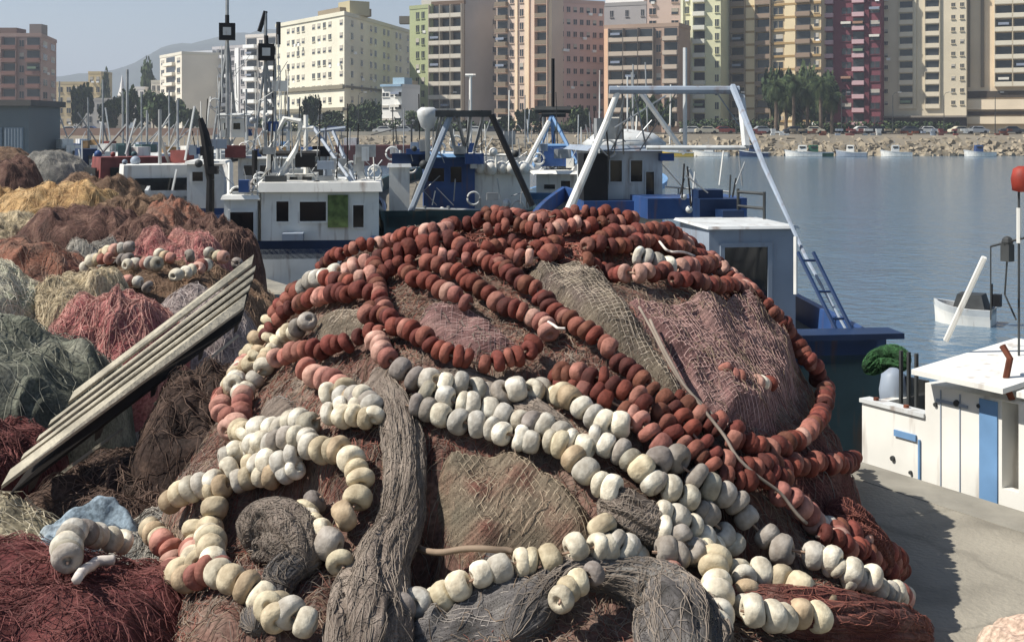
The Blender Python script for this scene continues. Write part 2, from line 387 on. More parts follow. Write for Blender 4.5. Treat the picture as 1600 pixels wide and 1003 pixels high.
def bundle(label, pxpts, radii, material, name='net_bundle', cat='fishing net', lift=.4, folds=7, depth=.28, seed=0, Hf=None, pts=None, parent=None, group='nets draped over the heap', seg=70, tm=None):
    """twisted, gathered netting: a folded tube resting on the surface"""
    Hf = Hf or H; rr = random.Random(seed)
    if pts is None:
        pts = []
        for (x, y), r in zip(pxpts, radii):
            h = hit(x, y, Hf); nn = normal(h.x, h.y, Hf, .15); pts.append(h + nn * r * lift)
    pts = [Vector(p) for p in pts]
    # catmull resample
    def cr(p, t):
        n = len(p) - 1; f = t * n; i = min(int(f), n - 1); f -= i
        a, b, c, d = p[max(i - 1, 0)], p[i], p[i + 1], p[min(i + 2, n)]
        return .5 * ((2 * b) + (c - a) * f + (2 * a - 5 * b + 4 * c - d) * f * f + (3 * b - a - 3 * c + d) * f ** 3)
    def FR(an, L_):
        w1 = float(fbm(np.array(math.cos(an) * 1.5 + L_ * 2.5 + seed), np.array(math.sin(an) * 1.5 + L_ * .9), 3))
        c1 = 1 - abs(math.sin(folds * .5 * an + L_ * 3 + seed + 5 * w1)); c2 = 1 - abs(math.sin(folds * 1.3 * an - L_ * 2 + 8 * w1))
        return 1 + depth * (1.5 * w1 - .9 * c1 ** 2 - .4 * c2 ** 2 + .3)
    N = seg; K = 56; vs = []; uv = []; L_ = 0; last = None
    P_ = [cr(pts, i / N) for i in range(N + 1)]; Rr = [cr(radii, i / N) for i in range(N + 1)]
    for i in range(N + 1):
        t = (P_[min(i + 1, N)] - P_[max(i - 1, 0)]).normalized(); a = t.cross(Vector((0, 0, 1)) if abs(t.z) < .9 else Vector((0, 1, 0))).normalized(); b = t.cross(a)
        L_ += (P_[i] - P_[max(i - 1, 0)]).length
        cap = max(.08, math.sin(min(1, 7 * min(i, N - i) / N) * math.pi / 2) ** .7)
        for j in range(K):
            an = 2 * math.pi * j / K
            f = FR(an, L_)
            vs.append(P_[i] + (a * math.cos(an) + b * math.sin(an)) * Rr[i] * f * cap); uv.append((L_, an * Rr[i]))
    fs = [(i * K + j, i * K + (j + 1) % K, (i + 1) * K + (j + 1) % K, (i + 1) * K + j) for i in range(N) for j in range(K)]
    fs += [tuple(range(K))[::-1], tuple(range(N * K, N * K + K))]
    me = bpy.data.meshes.new(name); me.from_pydata([tuple(v) for v in vs], [], fs); me.materials.append(material)
    me.polygons.foreach_set('use_smooth', [True] * len(fs)); set_uv(me, uv)
    o = link(name, me, parent); mb = MB(); cumL = [0]
    for i in range(1, N + 1): cumL.append(cumL[-1] + (P_[i] - P_[i - 1]).length)
    LL = []
    l_ = 0
    for i in range(N + 1): l_ += (P_[i] - P_[max(i - 1, 0)]).length; LL.append(l_)
    for q in range(int(240 * max(radii) / .12)):
        i0 = rr.randrange(0, N - 8); i1 = min(N, i0 + rr.randrange(8, 34)); an = rr.uniform(0, 6.28); dr = rr.uniform(-.06, .06); run = []
        for i in range(i0, i1 + 1):
            t = (P_[min(i + 1, N)] - P_[max(i - 1, 0)]).normalized(); a = t.cross(Vector((0, 0, 1)) if abs(t.z) < .9 else Vector((0, 1, 0))).normalized(); b = t.cross(a)
            cap = max(.08, math.sin(min(1, 7 * min(i, N - i) / N) * math.pi / 2) ** .7)
            run.append(P_[i] + (a * math.cos(an) + b * math.sin(an)) * (Rr[i] * FR(an, LL[i]) * cap + .003)); an += dr + rr.uniform(-.05, .05)
        mb.tube(run, .0013 * rr.uniform(.7, 1.5), 3, 0, cap=False)
    for q in range(int(170 * max(radii) / .12)):
        i = rr.randrange(2, N - 6); an = rr.uniform(0, 6.28); run = []; sg = rr.choice((-1, 1)); fi = 0.
        for k_ in range(rr.randrange(5, 12)):
            ii = min(N, int(i + fi)); t = (P_[min(ii + 1, N)] - P_[max(ii - 1, 0)]).normalized(); a = t.cross(Vector((0, 0, 1)) if abs(t.z) < .9 else Vector((0, 1, 0))).normalized(); b = t.cross(a)
            cap = max(.08, math.sin(min(1, 7 * min(ii, N - ii) / N) * math.pi / 2) ** .7)
            run.append(P_[ii].lerp(P_[min(N, ii + 1)], fi % 1) + (a * math.cos(an) + b * math.sin(an)) * (Rr[ii] * FR(an, LL[ii]) * cap + .005)); an += sg * .17; fi += rr.uniform(.2, .9)
        mb.tube(run, .0013, 3, 0, cap=False)
    t2 = mb.build('gathered_threads', tm or m_twine_gr, o); t2['kind'] = 'stuff'
    if label: tag(o, label, cat, group)
    return o

n_greyb = netmat('grey_brown_net', lin((88, 80, 70)), lin((112, 102, 88)), lin((98, 86, 80)), freq=100, hole=.2)
n_mauve = netmat('mauve_net', lin((88, 64, 62)), lin((124, 94, 90)), lin((144, 116, 108)), freq=230, hole=.4)
n_tan = netmat('tan_net', lin((112, 74, 64)), lin((118, 104, 88)), lin((104, 96, 82)), freq=210, hole=.4)
n_gold = netmat('golden_net', lin((122, 98, 72)), lin((146, 122, 92)), lin((134, 86, 60)), freq=240, hole=.5)
n_purple = netmat('purple_grey_net', lin((88, 78, 70)), lin((124, 112, 102)), lin((142, 130, 118)), freq=240, hole=.5)
n_dark = netmat('dark_grey_net', lin((62, 60, 58)), lin((96, 92, 90)), lin((124, 120, 114)), freq=240, hole=.55)
n_maroon = netmat('maroon_net', lin((58, 34, 32)), lin((92, 54, 50)), lin((112, 82, 74)), freq=240, hole=.5)
drape('coarse grey-brown net sheet slanting down between the red float ropes', [(815, 432), (880, 420), (935, 440), (975, 475), (1010, 520), (1050, 580), (1085, 640), (1115, 690), (1090, 690), (1040, 640), (985, 590), (940, 545), (890, 505), (845, 470)], n_greyb, .05, .02, 1.2, 5, 1)
drape('mauve net sheet with soft folds inside the right red float loop', [(975, 475), (1060, 478), (1150, 478), (1215, 495), (1248, 560), (1250, 640), (1215, 690), (1150, 700), (1095, 665), (1050, 590), (1005, 520)], n_mauve, .035, .075, 1.35, 3.4, 2)
drape('golden brown net sheet over the top left shoulder of the heap', [(395, 470), (420, 440), (480, 395), (560, 366), (660, 360), (740, 358), (700, 372), (600, 392), (510, 420), (440, 450)], n_gold, .05, .03, .3, 6, 3)
drape('tan net sheet below the white float ropes at the heap front', [(690, 715), (760, 715), (840, 735), (895, 765), (925, 810), (935, 865), (890, 885), (820, 895), (740, 900), (690, 880), (675, 800)], n_tan, .07, .03, 1.6, 5, 4)
drape('grey mauve net sheet inside the central red float loop', [(650, 490), (700, 475), (760, 500), (820, 540), (800, 560), (740, 570), (690, 555), (650, 525)], n_mauve, .03, .03, .8, 8, 5)
drape('grey net patch under the pale float row at upper left', [(480, 520), (520, 495), (585, 488), (590, 525), (540, 545), (490, 550)], n_greyb, .03, .03, .2, 8, 6)
drape('purple grey net sheet at the left flank between two float ropes', [(395, 640), (440, 620), (490, 640), (500, 672), (440, 672), (400, 680)], n_purple, .04, .04, .6, 8, 7)
drape('purple grey net patch below the pink floats in the middle', [(540, 580), (600, 575), (640, 600), (610, 640), (560, 630)], n_purple, .04, .05, 1.2, 8, 8)
drape('brown net sheet low on the right flank of the heap', [(1180, 760), (1340, 770), (1360, 840), (1300, 840), (1220, 800)], n_maroon, .03, .05, .6, 6, 9)
drape('olive grey net sheet low at the centre front', [(660, 890), (760, 905), (700, 945), (640, 985), (600, 1010), (640, 1030), (760, 1020), (860, 1000), (860, 905)], n_dark, .03, .05, .5, 6, 10)
bundle('thick twisted grey net hanging down the middle of the heap front', [(600, 590), (618, 640), (632, 700), (636, 760), (620, 830), (590, 890), (570, 960), (560, 1040), (555, 1150)], [.05, .07, .085, .085, .095, .12, .15, .165, .17], n_purple, seed=3)
bundle('dark gathered net arching over small floats at the bottom', [(800, 1010), (840, 960), (890, 910), (945, 905), (1000, 930), (1045, 965), (1065, 1030), (1070, 1110)], [.10, .09, .07, .07, .11, .14, .17, .18], n_dark, seed=5)
bundle('bunched purple net ball beside cream floats at lower left', [(385, 870), (420, 862), (455, 870), (480, 900)], [.07, .13, .12, .06], n_purple, seed=8, lift=.6)
bundle('dark purple net strand trailing down at lower left', [(500, 880), (450, 900), (425, 940), (400, 1000)], [.05, .07, .07, .08], n_dark, seed=9, lift=.5)
bundle('small grey net wad between white float ropes on the right', [(935, 790), (970, 810), (1010, 835), (1040, 845)], [.05, .085, .09, .05], n_purple, seed=10, lift=.6)
bundle('grey net wisp above the pale row of big floats', [(650, 600), (720, 600), (790, 625), (840, 660), (900, 690)], [.04, .05, .06, .07, .05], n_purple, seed=12, lift=.2)
bundle('maroon net roll along the heap right foot', [(1110, 935), (1190, 968), (1290, 982), (1380, 990), (1440, 1010)], [.04, .08, .10, .09, .06], n_maroon, seed=13, lift=.7, tm=m_twine_red)
bundle('dark maroon net roll at the far right foot of the heap', [(1280, 800), (1312, 832), (1340, 865), (1362, 900)], [.08, .11, .11, .07], n_maroon, seed=14, lift=.5, tm=m_twine_red)

# ---- floats
def float_mesh(kind, mm, var=0):
    mb = MB(); R0 = .061; h = {'b': .039, 't': .030, 'l': .047}[kind]; ri = .017
    pr = [(ri, h * .55), (ri, h * .9), (ri + .01, h), (R0 * .5, h), (R0 * .8, h * .84), (R0 * .95, h * .5), (R0, 0), (R0 * .95, -h * .5), (R0 * .8, -h * .84), (R0 * .5, -h), (ri + .01, -h), (ri, -h * .9), (ri, -h * .55)]
    mb.lathe(pr[::-1], 22, axis='x')
    rr = random.Random(ord(kind) * 7 + var)
    ph = [rr.uniform(0, 6.28) for _ in range(4)]
    for i, (x, y, z) in enumerate(mb.v):
        a = math.atan2(z, y); f = 1 + .035 * math.sin(2 * a + ph[0]) + .015 * math.sin(3 * a + ph[1] + x * 30)
        mb.v[i] = (x * (1 + .04 * math.sin(a + ph[3])) + .002 * math.sin(2 * a + ph[1]), y * f, z * f)
    me = mb.mesh('float', mm, True); return me
m_fl = mat('worn_foam', (.6, .57, .54, 1), .8, .22, 20, .3, objcol=True, col2=(1, 1, 1, 1), bscale=45)
FM = [[float_mesh(k, m_fl, v_) for v_ in range(4)] for k in 'btl']
CL = {'r': [(122, 64, 52), (134, 72, 58), (104, 52, 44), (142, 88, 74), (90, 48, 42), (126, 66, 57), (112, 56, 44), (158, 108, 94), (118, 74, 58)],
      'w': [(218, 212, 196), (200, 194, 180), (224, 216, 196), (184, 178, 166), (210, 202, 182), (192, 188, 178)],
      'c': [(216, 204, 174), (204, 190, 160), (220, 210, 186), (196, 182, 154), (178, 158, 130)],
      'p': [(186, 136, 122), (170, 112, 98), (198, 156, 140), (152, 100, 90)],
      'g': [(152, 144, 134), (166, 158, 148), (140, 132, 126), (160, 154, 138)],
      'm': [(120, 52, 42), (170, 120, 100), (200, 180, 156)]}
m_rope = mat('float_line_rope', lin((150, 126, 108)), .9, .3, 30)
GRP = 'float ropes coiled over the heap'
def rope(label, pts, cols, pitch=.088, sc=1., lift=.55, jit=.26, kinds=(0, 0, 1), Hf=None, group=GRP, pts3=None, gap=0., seed=None):
    Hf = Hf or H
    rr = random.Random(seed if seed is not None else hash(label) % 1000 if False else len(label) * 31 + int(pts[0][0] if pts else 5))
    P3 = []
    if pts3: P3 = [Vector(p) for p in pts3]
    else:
        # dense pixel polyline -> catmull -> surface
        n = len(pts)
        for i in range(n - 1):
            a, b, c, d = [Vector(pts[max(0, min(n - 1, i + k))]) for k in (-1, 0, 1, 2)]
            m_ = max(3, int((c - b).length / 9))
            for j in range(m_):
                f = j / m_; q = .5 * ((2 * b) + (c - a) * f + (2 * a - 5 * b + 4 * c - d) * f * f + (3 * b - a - 3 * c + d) * f ** 3)
                h = hit(q.x, q.y, Hf)
                if h is not None: P3.append(h)
        h = hit(*pts[-1], Hf)
        if h is not None: P3.append(h)
        r = .066 * sc
        P3 = [p + normal(p.x, p.y, Hf, .08) * r * (1 + lift * .6) for p in P3]
        for _ in range(2): P3 = [P3[0]] + [(P3[i - 1] + P3[i] * 2 + P3[i + 1]) / 4 for i in range(1, len(P3) - 1)] + [P3[-1]]
    cum = [0]
    for i in range(1, len(P3)): cum.append(cum[-1] + (P3[i] - P3[i - 1]).length)
    tot = cum[-1]
    def at(s):
        s = max(0, min(tot, s)); i = 1
        while i < len(cum) - 1 and cum[i] < s: i += 1
        f = (s - cum[i - 1]) / max(1e-6, cum[i] - cum[i - 1]); return P3[i - 1].lerp(P3[i], f)
    if cols.count('r') * 2 > len(cols): sc *= .84; kinds = tuple(1 if k_ == 1 else 0 for k_ in kinds) + (1,)
    else: sc *= .95; kinds = kinds + (0, 1)
    base = at(tot / 2); root = empty('float_rope', base, 0, label, 'float rope', group)
    mb = MB(); st = max(4, int(tot / .05)); mb.tube([at(tot * i / st) - base for i in range(st + 1)], .006, 5); mb.build('rope', m_rope, root)
    s = pitch * .5; last = None
    while s < tot:
        k = cols[min(len(cols) - 1, int(s / tot * len(cols)))]
        kd = rr.choice(kinds); p = at(s); t = (at(s + .03) - at(s - .03)).normalized()
        t = (t + Vector((rr.uniform(-1, 1), rr.uniform(-1, 1), rr.uniform(-1, 1))) * jit).normalized()
        f = sc * rr.uniform(.9, 1.08)
        o = link('float', FM[kd][rr.randrange(4)], root, p - base + Vector((rr.uniform(-.01, .01), rr.uniform(-.01, .01), rr.uniform(-.014, .014))), scale=(f * rr.uniform(.92, 1.06), f, f * rr.uniform(.94, 1.03)))
        o.rotation_mode = 'QUATERNION'
        from mathutils import Quaternion
        o.rotation_quaternion = t.to_track_quat('X', 'Z') @ Quaternion((1, 0, 0), rr.uniform(0, 6))
        if k == 'm': k = rr.choice('rrpw')
        c = lin(rr.choice(CL[k]), rr.uniform(.78, 1.2)); o.color = c
        d = {0: .078, 1: .061, 2: .094}[kd] * f
        s += d * pitch / .088 * rr.uniform(.93, 1.1) + (gap if rr.random() < .12 else 0) + (.03 if rr.random() < .08 else 0)
    return root
rope('long red float rope running diagonally to the right foot of the heap', [(700, 395), (760, 425), (800, 455), (840, 480), (880, 510), (912, 535), (945, 568), (972, 598), (1002, 628), (1032, 655), (1058, 685), (1085, 715), (1115, 738), (1155, 746), (1205, 742), (1262, 738), (1335, 735)], 'r', kinds=(0, 1, 1), pitch=.09)
rope('red float rope just below the long diagonal one', [(672, 428), (705, 445), (738, 465), (772, 490), (808, 512), (840, 520), (862, 545)], 'rrrrp', kinds=(0, 0, 1))
rope('red float rope circling the mauve net at right', [(1040, 462), (1095, 464), (1150, 468), (1205, 478), (1240, 492), (1262, 535), (1272, 580), (1268, 620), (1262, 660), (1235, 695), (1190, 716), (1145, 708), (1108, 692), (1078, 665), (1045, 640)], 'rrrrrrrrrrprrr', kinds=(0, 0, 1), seed=4)
rope('red float rope along the upper right rim of the heap', [(905, 410), (935, 395), (975, 382), (1020, 378), (1060, 388), (1100, 402), (1140, 412), (1180, 430), (1215, 455), (1250, 492)], 'rrrrrprr', kinds=(0, 0, 1))
rope('dark red float rope hung inside the upper right rim', [(900, 425), (930, 438), (965, 448), (1000, 452), (1040, 445)], 'rrpr', seed=3)
rope('short float rope with a pale float among dark red ones', [(985, 418), (1012, 430), (1045, 440), (1085, 432), (1120, 425), (1160, 440)], 'wprrpr', gap=.06)
rope('pink and red float rope at the back right crest', [(1020, 362), (1055, 372), (1090, 378), (1115, 372)], 'rprp')
rope('red float rope making the central loop', [(592, 430), (598, 465), (606, 500), (622, 528), (655, 545), (690, 572), (730, 585), (772, 586), (812, 574), (845, 552)], 'r', kinds=(0, 1), seed=8)
rope('float rope going from white to red across the upper left', [(455, 500), (478, 470), (515, 452), (555, 442), (590, 432), (625, 418), (665, 405), (715, 398)], 'rwwwprrr', seed=5)
rope('dusty red float rope under the golden net', [(505, 435), (545, 412), (595, 398), (650, 384), (700, 376), (755, 362), (815, 358)], 'rrprprr', sc=.9, seed=6)
rope('red float rope crossing the crest at the centre', [(755, 380), (800, 372), (850, 380), (890, 372), (940, 365), (985, 358)], 'rpr', sc=.9)
rope('red float rope straggling below the crest', [(640, 432), (690, 415), (735, 428), (780, 402), (830, 408), (870, 398)], 'rprrr', sc=.92, gap=.08)
rope('pale and brown float rope at the upper left corner', [(375, 505), (388, 482), (412, 465), (445, 455), (485, 448)], 'wcpcr')
rope('two pale floats on a short rope at the left rim', [(372, 520), (400, 515), (425, 500)], 'cwc')
rope('red float rope arching over the grey net patch', [(430, 545), (450, 515), (482, 490), (520, 478), (565, 476), (600, 478)], 'rrrprr', kinds=(1, 1, 0))
rope('cream float rope along the left flank', [(445, 538), (425, 560), (412, 582), (392, 598), (374, 620), (360, 645), (356, 668)], 'cwccwcp', sc=.95)
rope('second cream float rope beside the left flank one', [(500, 520), (470, 535), (440, 560), (428, 590), (402, 615), (390, 640)], 'gcccww', sc=.92)
rope('stacked pinkish float rope on the left flank', [(395, 632), (392, 655), (386, 680), (365, 700)], 'pp', kinds=(1,))
rope('red float rope below the grey net patch', [(448, 572), (490, 568), (530, 562), (568, 548), (600, 540), (640, 534)], 'prrrrr', kinds=(1, 0), seed=2)
rope('pink float rope dipping between purple nets', [(490, 592), (512, 610), (538, 625), (560, 640), (590, 652)], 'pppcg')
rope('pinkish large floats below the central loop', [(598, 545), (608, 568), (622, 588)], 'pp', kinds=(1, 0))
rope('long pale grey float rope from the centre to the right foot', [(625, 598), (655, 612), (690, 622), (735, 628), (785, 640), (832, 628), (872, 642), (912, 660), (945, 682), (980, 692)], 'gwwgwwcww', kinds=(0, 2), sc=1.05)
rope('grey float rope sloping to the bottom right corner', [(995, 690), (1015, 720), (1045, 745), (1078, 762), (1112, 785), (1142, 808), (1172, 838), (1208, 868), (1245, 888), (1285, 902), (1335, 925)], 'pggggggwww', kinds=(0, 2), sc=1.1, pitch=.1)
rope('white float rope under the long pale one', [(640, 655), (685, 665), (722, 682), (758, 692), (795, 702), (835, 708), (872, 716), (902, 738), (925, 768), (960, 790)], 'gwwwwwcww', kinds=(0, 0, 2), sc=1.02)
rope('short white float rope crossing to the right', [(915, 705), (945, 712), (975, 735), (992, 760), (1018, 778)], 'wwgcg', kinds=(0, 2))
rope('white float cluster rope above the lower right tangle', [(1010, 812), (1040, 825), (1068, 845), (1092, 868), (1060, 885), (1030, 880)], 'wwwcgg', kinds=(0, 2))
rope('white float rope running right across the left middle', [(375, 735), (392, 705), (430, 688), (470, 682), (512, 676), (548, 660), (585, 655)], 'wwwwgww', kinds=(0, 2), sc=1.05)
rope('row of small pale floats behind the left middle rope', [(520, 642), (552, 640), (580, 640), (600, 672), (570, 672), (545, 668)], 'wwc', kinds=(0, 0))
rope('cream float rope curling like a hook at left', [(285, 800), (330, 775), (372, 758), (420, 742), (468, 730), (508, 714), (548, 722), (572, 748), (574, 782), (568, 815), (545, 838)], 'cwwcwwwcccc', kinds=(0, 0, 1), sc=1.08, seed=12)
rope('white float rope above the hook at left', [(355, 740), (385, 725), (425, 722), (455, 712)], 'wwg', kinds=(0, 2))
rope('cream float rope hanging down the lower left', [(352, 795), (344, 832), (346, 870), (352, 905), (368, 945), (392, 975), (435, 998)], 'ccccccc', kinds=(0, 2), sc=1.12, pitch=.092)
rope('pale float rope at the far lower left edge', [(262, 828), (282, 858), (300, 885), (292, 918), (325, 922), (362, 918)], 'cppccp', kinds=(0, 2), sc=1.05)
rope('cream float pair rope inside the hook', [(520, 795), (500, 812), (488, 838), (505, 862), (535, 850)], 'gcwcc', kinds=(2, 0))
rope('big pale float rope beside the bunched purple net', [(500, 880), (525, 892), (528, 920)], 'gc', kinds=(2,), sc=1.15)
rope('cream float rope sweeping up across the bottom centre', [(700, 952), (738, 935), (778, 912), (818, 900), (860, 888), (902, 880), (942, 872), (982, 882), (1012, 895)], 'ccwwccwww', kinds=(0, 2), sc=1.05)
rope('pale float rope at the bottom centre', [(612, 985), (650, 982), (695, 970)], 'gwg', kinds=(0,), sc=1.1)
rope('short cream float rope standing above the bottom sweep', [(930, 832), (942, 858), (960, 868)], 'cw', kinds=(0,))
rope('small yellowed floats under the dark net arch', [(872, 1005), (878, 978), (892, 955), (912, 936), (935, 925)], 'ccccg', kinds=(0, 1), sc=.92, lift=2.6)
rope('tall stack of cream floats at bottom right', [(1098, 895), (1108, 925), (1112, 955), (1118, 990), (1110, 1020)], 'ccww', kinds=(1, 0), sc=1.2, pitch=.095)
rope('pinkish floats left of the tall cream stack', [(1035, 905), (1055, 925), (1075, 950)], 'ppw', kinds=(0,))
rope('cream float rope at the bottom right foot', [(1165, 930), (1205, 942), (1245, 958), (1285, 975)], 'wccc', kinds=(0, 2), sc=1.1)
rope('yellowish float rope along the bottom edge at right', [(1150, 1000), (1190, 1002), (1230, 996), (1275, 990)], 'wcc', kinds=(0, 2), sc=1.1, lift=1)
rope('mixed float rope rounding the right foot', [(1190, 785), (1220, 798), (1248, 830), (1278, 845), (1312, 855), (1345, 865), (1375, 885)], 'ppwrprr', kinds=(0, 1), sc=1.05)
rope('dark red float rope lowest on the right foot', [(1262, 862), (1300, 872), (1340, 888), (1372, 905)], 'rrr', kinds=(0,), sc=.95)
rope('white float rope ending on the quay at right', [(1258, 885), (1288, 905), (1330, 925), (1362, 940), (1395, 945)], 'wwwpw', kinds=(0, 1), sc=.85)
rope('red float rope between the diagonal rope and the pale one', [(868, 588), (892, 612), (925, 632), (955, 652), (985, 668), (1005, 690)], 'rrprrp', kinds=(0,), seed=21)
rope('second red float rope next to the diagonal one', [(1100, 668), (1130, 690), (1175, 730)], 'rrr', kinds=(0,))
rope('dark red floats down the left edge of the heap', [(372, 535), (358, 560), (352, 590), (348, 615)], 'r', kinds=(1,), sc=.9)
rope('dull floats showing through the mauve net', [(1110, 580), (1140, 600), (1165, 610), (1190, 612)], 'ppm', sc=.75, lift=.1, gap=.05)
rope('tangled red float rope on the back crest', [(745, 358), (790, 350), (835, 362), (880, 352), (925, 350), (965, 352)], 'rrprr', sc=.85, seed=31)
rope('loose red floats between the central loop and the crest', [(770, 440), (800, 425), (842, 428), (868, 412)], 'rpr', seed=32, gap=.05)
rope('red float rope doubling the upper right rim', [(920, 402), (958, 405), (1000, 398), (1048, 405), (1085, 418), (1125, 432), (1168, 448), (1205, 466)], 'rrrrprr', seed=33)
rope('short stack of red floats at the right foot', [(1282, 828), (1290, 850), (1300, 872)], 'rp', seed=34)
rope('dark red floats piled at the right foot end', [(1330, 858), (1352, 878), (1378, 898), (1390, 915)], 'r', seed=35)
rope('red float rope from the pale row toward the diagonal one', [(880, 600), (905, 608), (935, 620), (965, 640), (1000, 665)], 'rrr', seed=36, lift=1.4)
rope('white floats bunched under the grey wad', [(1018, 838), (1045, 850), (1060, 872), (1080, 880), (1098, 862)], 'wgww', seed=37)
rope('pale floats beside the tall cream stack', [(1135, 915), (1152, 935), (1160, 962), (1150, 985)], 'cwcw', kinds=(1, 0), seed=38)
rope('second white rope over the left middle rope', [(405, 720), (440, 712), (478, 704), (510, 700)], 'wwgw', seed=39, lift=1.2)
rope('small pink floats by the left rim stack', [(368, 672), (385, 690), (400, 700)], 'pc', seed=40)
rope('second red float line over the central loop top', [(640, 448), (672, 462), (700, 480), (735, 500)], 'rrp', seed=41)
rope('red floats by the grey net patch corner', [(600, 498), (575, 508), (600, 520)], 'r', seed=42)
rope('cream float rope at the bottom left corner of the heap', [(385, 958), (410, 972), (440, 985), (475, 1002)], 'cccw', kinds=(1, 0), seed=43, sc=1.05)
rope('white float rope filling the gap above the grey wad at right', [(1022, 738), (1000, 765), (1035, 788), (1068, 808), (1100, 832), (1128, 860)], 'gwwgw', seed=51, kinds=(0, 2))
rope('pale float rope doubled beneath the long pale one', [(660, 640), (700, 650), (745, 660), (790, 672), (835, 684), (880, 700), (918, 722)], 'gwwwgww', seed=52)
rope('cream floats doubling the hook at left', [(330, 795), (365, 775), (405, 762), (450, 752), (490, 742)], 'cwccw', seed=53)
rope('second cream rope hanging beside the lower left one', [(322, 822), (318, 850), (322, 880), (330, 905)], 'cpc', seed=54, kinds=(1, 0))
rope('red float rope filling the right side of the diagonal', [(1010, 655), (1040, 690), (1070, 722), (1100, 752), (1150, 762), (1200, 758)], 'r', seed=55, kinds=(0, 1))
rope('dark red float rope under the crest at left', [(520, 452), (560, 462), (590, 455), (620, 440), (650, 432)], 'rrpr', seed=56)
# plain ropes strewn over the heap
def cord(label, pts, r=.007, m=None, lift=.1, Hf=None):
    P3 = []
    for i in range(len(pts) - 1):
        for j in range(8):
            f = j / 8; h = hit(pts[i][0] * (1 - f) + pts[i + 1][0] * f, pts[i][1] * (1 - f) + pts[i + 1][1] * f, Hf)
            if h is not None: P3.append(h + normal(h.x, h.y, Hf) * lift)
    for _ in range(3): P3 = [P3[0]] + [(P3[i - 1] + P3[i] * 2 + P3[i + 1]) / 4 for i in range(1, len(P3) - 1)] + [P3[-1]]
    mb = MB(); mb.tube(P3, r, 6); return tag(mb.build('cord', m or m_twine_tan, smooth=True), label, 'rope')
cord('thin mauve cord slanting over the red floats at right', [(1000, 530), (1050, 610), (1090, 680), (1130, 740), (1190, 790), (1240, 850)], .008, m_twine_gr, .13)
cord('second thin cord beside the grey-brown net edge', [(985, 510), (1060, 630), (1120, 700)], .007, m_twine_gr, .12)
cord('short white cord curved among the dark red floats', [(1010, 400), (1025, 418), (1045, 425), (1068, 420)], .008, mat('white_cord', lin((210, 200, 190)), .8), .12)
cord('pale rope lying across the tan net', [(668, 862), (700, 872), (760, 880), (810, 885)], .014, m_twine_tan, .1)
cord('pale frayed rope end by the centre red floats', [(858, 540), (870, 548), (888, 548)], .007, mat('white_cord', None), .13)
#BODY2
# ------------------------------------------------------------------ heaps and nets along the quay at left
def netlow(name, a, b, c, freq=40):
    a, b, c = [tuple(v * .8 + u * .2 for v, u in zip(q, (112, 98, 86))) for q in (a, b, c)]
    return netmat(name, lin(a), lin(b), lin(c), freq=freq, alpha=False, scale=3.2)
NL = {
 'crimson': netlow('crimson_net', (58, 26, 28), (88, 38, 40), (98, 52, 50)),
 'rust': netlow('rust_net', (104, 62, 50), (138, 90, 72), (132, 106, 92)),
 'pink': netlow('pink_net', (140, 72, 74), (168, 98, 98), (186, 138, 128)),
 'maroon': netlow('dark_maroon_net', (48, 34, 32), (80, 54, 48), (118, 90, 78)),
 'shade': netlow('shade_darkened_net', (26, 20, 18), (46, 34, 30), (84, 66, 56)),  # dark brown net, colour darkened further to paint in shade under the gangway
 'green': netlow('green_grey_net', (54, 60, 54), (94, 100, 88), (134, 136, 122)),
 'cream': netlow('cream_net', (146, 134, 108), (180, 166, 134), (200, 186, 156)),
 'pale': netlow('pale_green_net', (140, 146, 120), (188, 190, 164), (204, 200, 180)),
 'ochre': netlow('ochre_net', (132, 98, 62), (182, 146, 96), (200, 170, 124)),
 'mauve': netlow('mauve_heap_net', (110, 98, 100), (150, 138, 136), (166, 156, 152)),
 'brown': netlow('brown_net', (66, 50, 40), (104, 80, 62), (136, 112, 90)),
 'grey': netlow('grey_net', (92, 94, 92), (130, 130, 124), (158, 154, 144)),
 'blue': netlow('blue_cloth', (96, 116, 130), (130, 150, 164), (168, 180, 186)),
 'pinksack': netlow('pink_canvas', (196, 168, 150), (206, 182, 162), (214, 194, 174)),
 'sack': netlow('beige_sack', (128, 120, 96), (164, 156, 130), (178, 170, 146))}
TW = {}
def twine(c):
    if c not in TW:
        col = NL[c].node_tree.nodes['Color Ramp'].color_ramp.elements[2].color if 'Color Ramp' in NL[c].node_tree.nodes else (.3, .2, .2, 1)
        TW[c] = mat('twine_' + c, tuple(min(1, v * 1.15) for v in col[:3]) + (1,), .85, .4, 8)
    return TW[c]
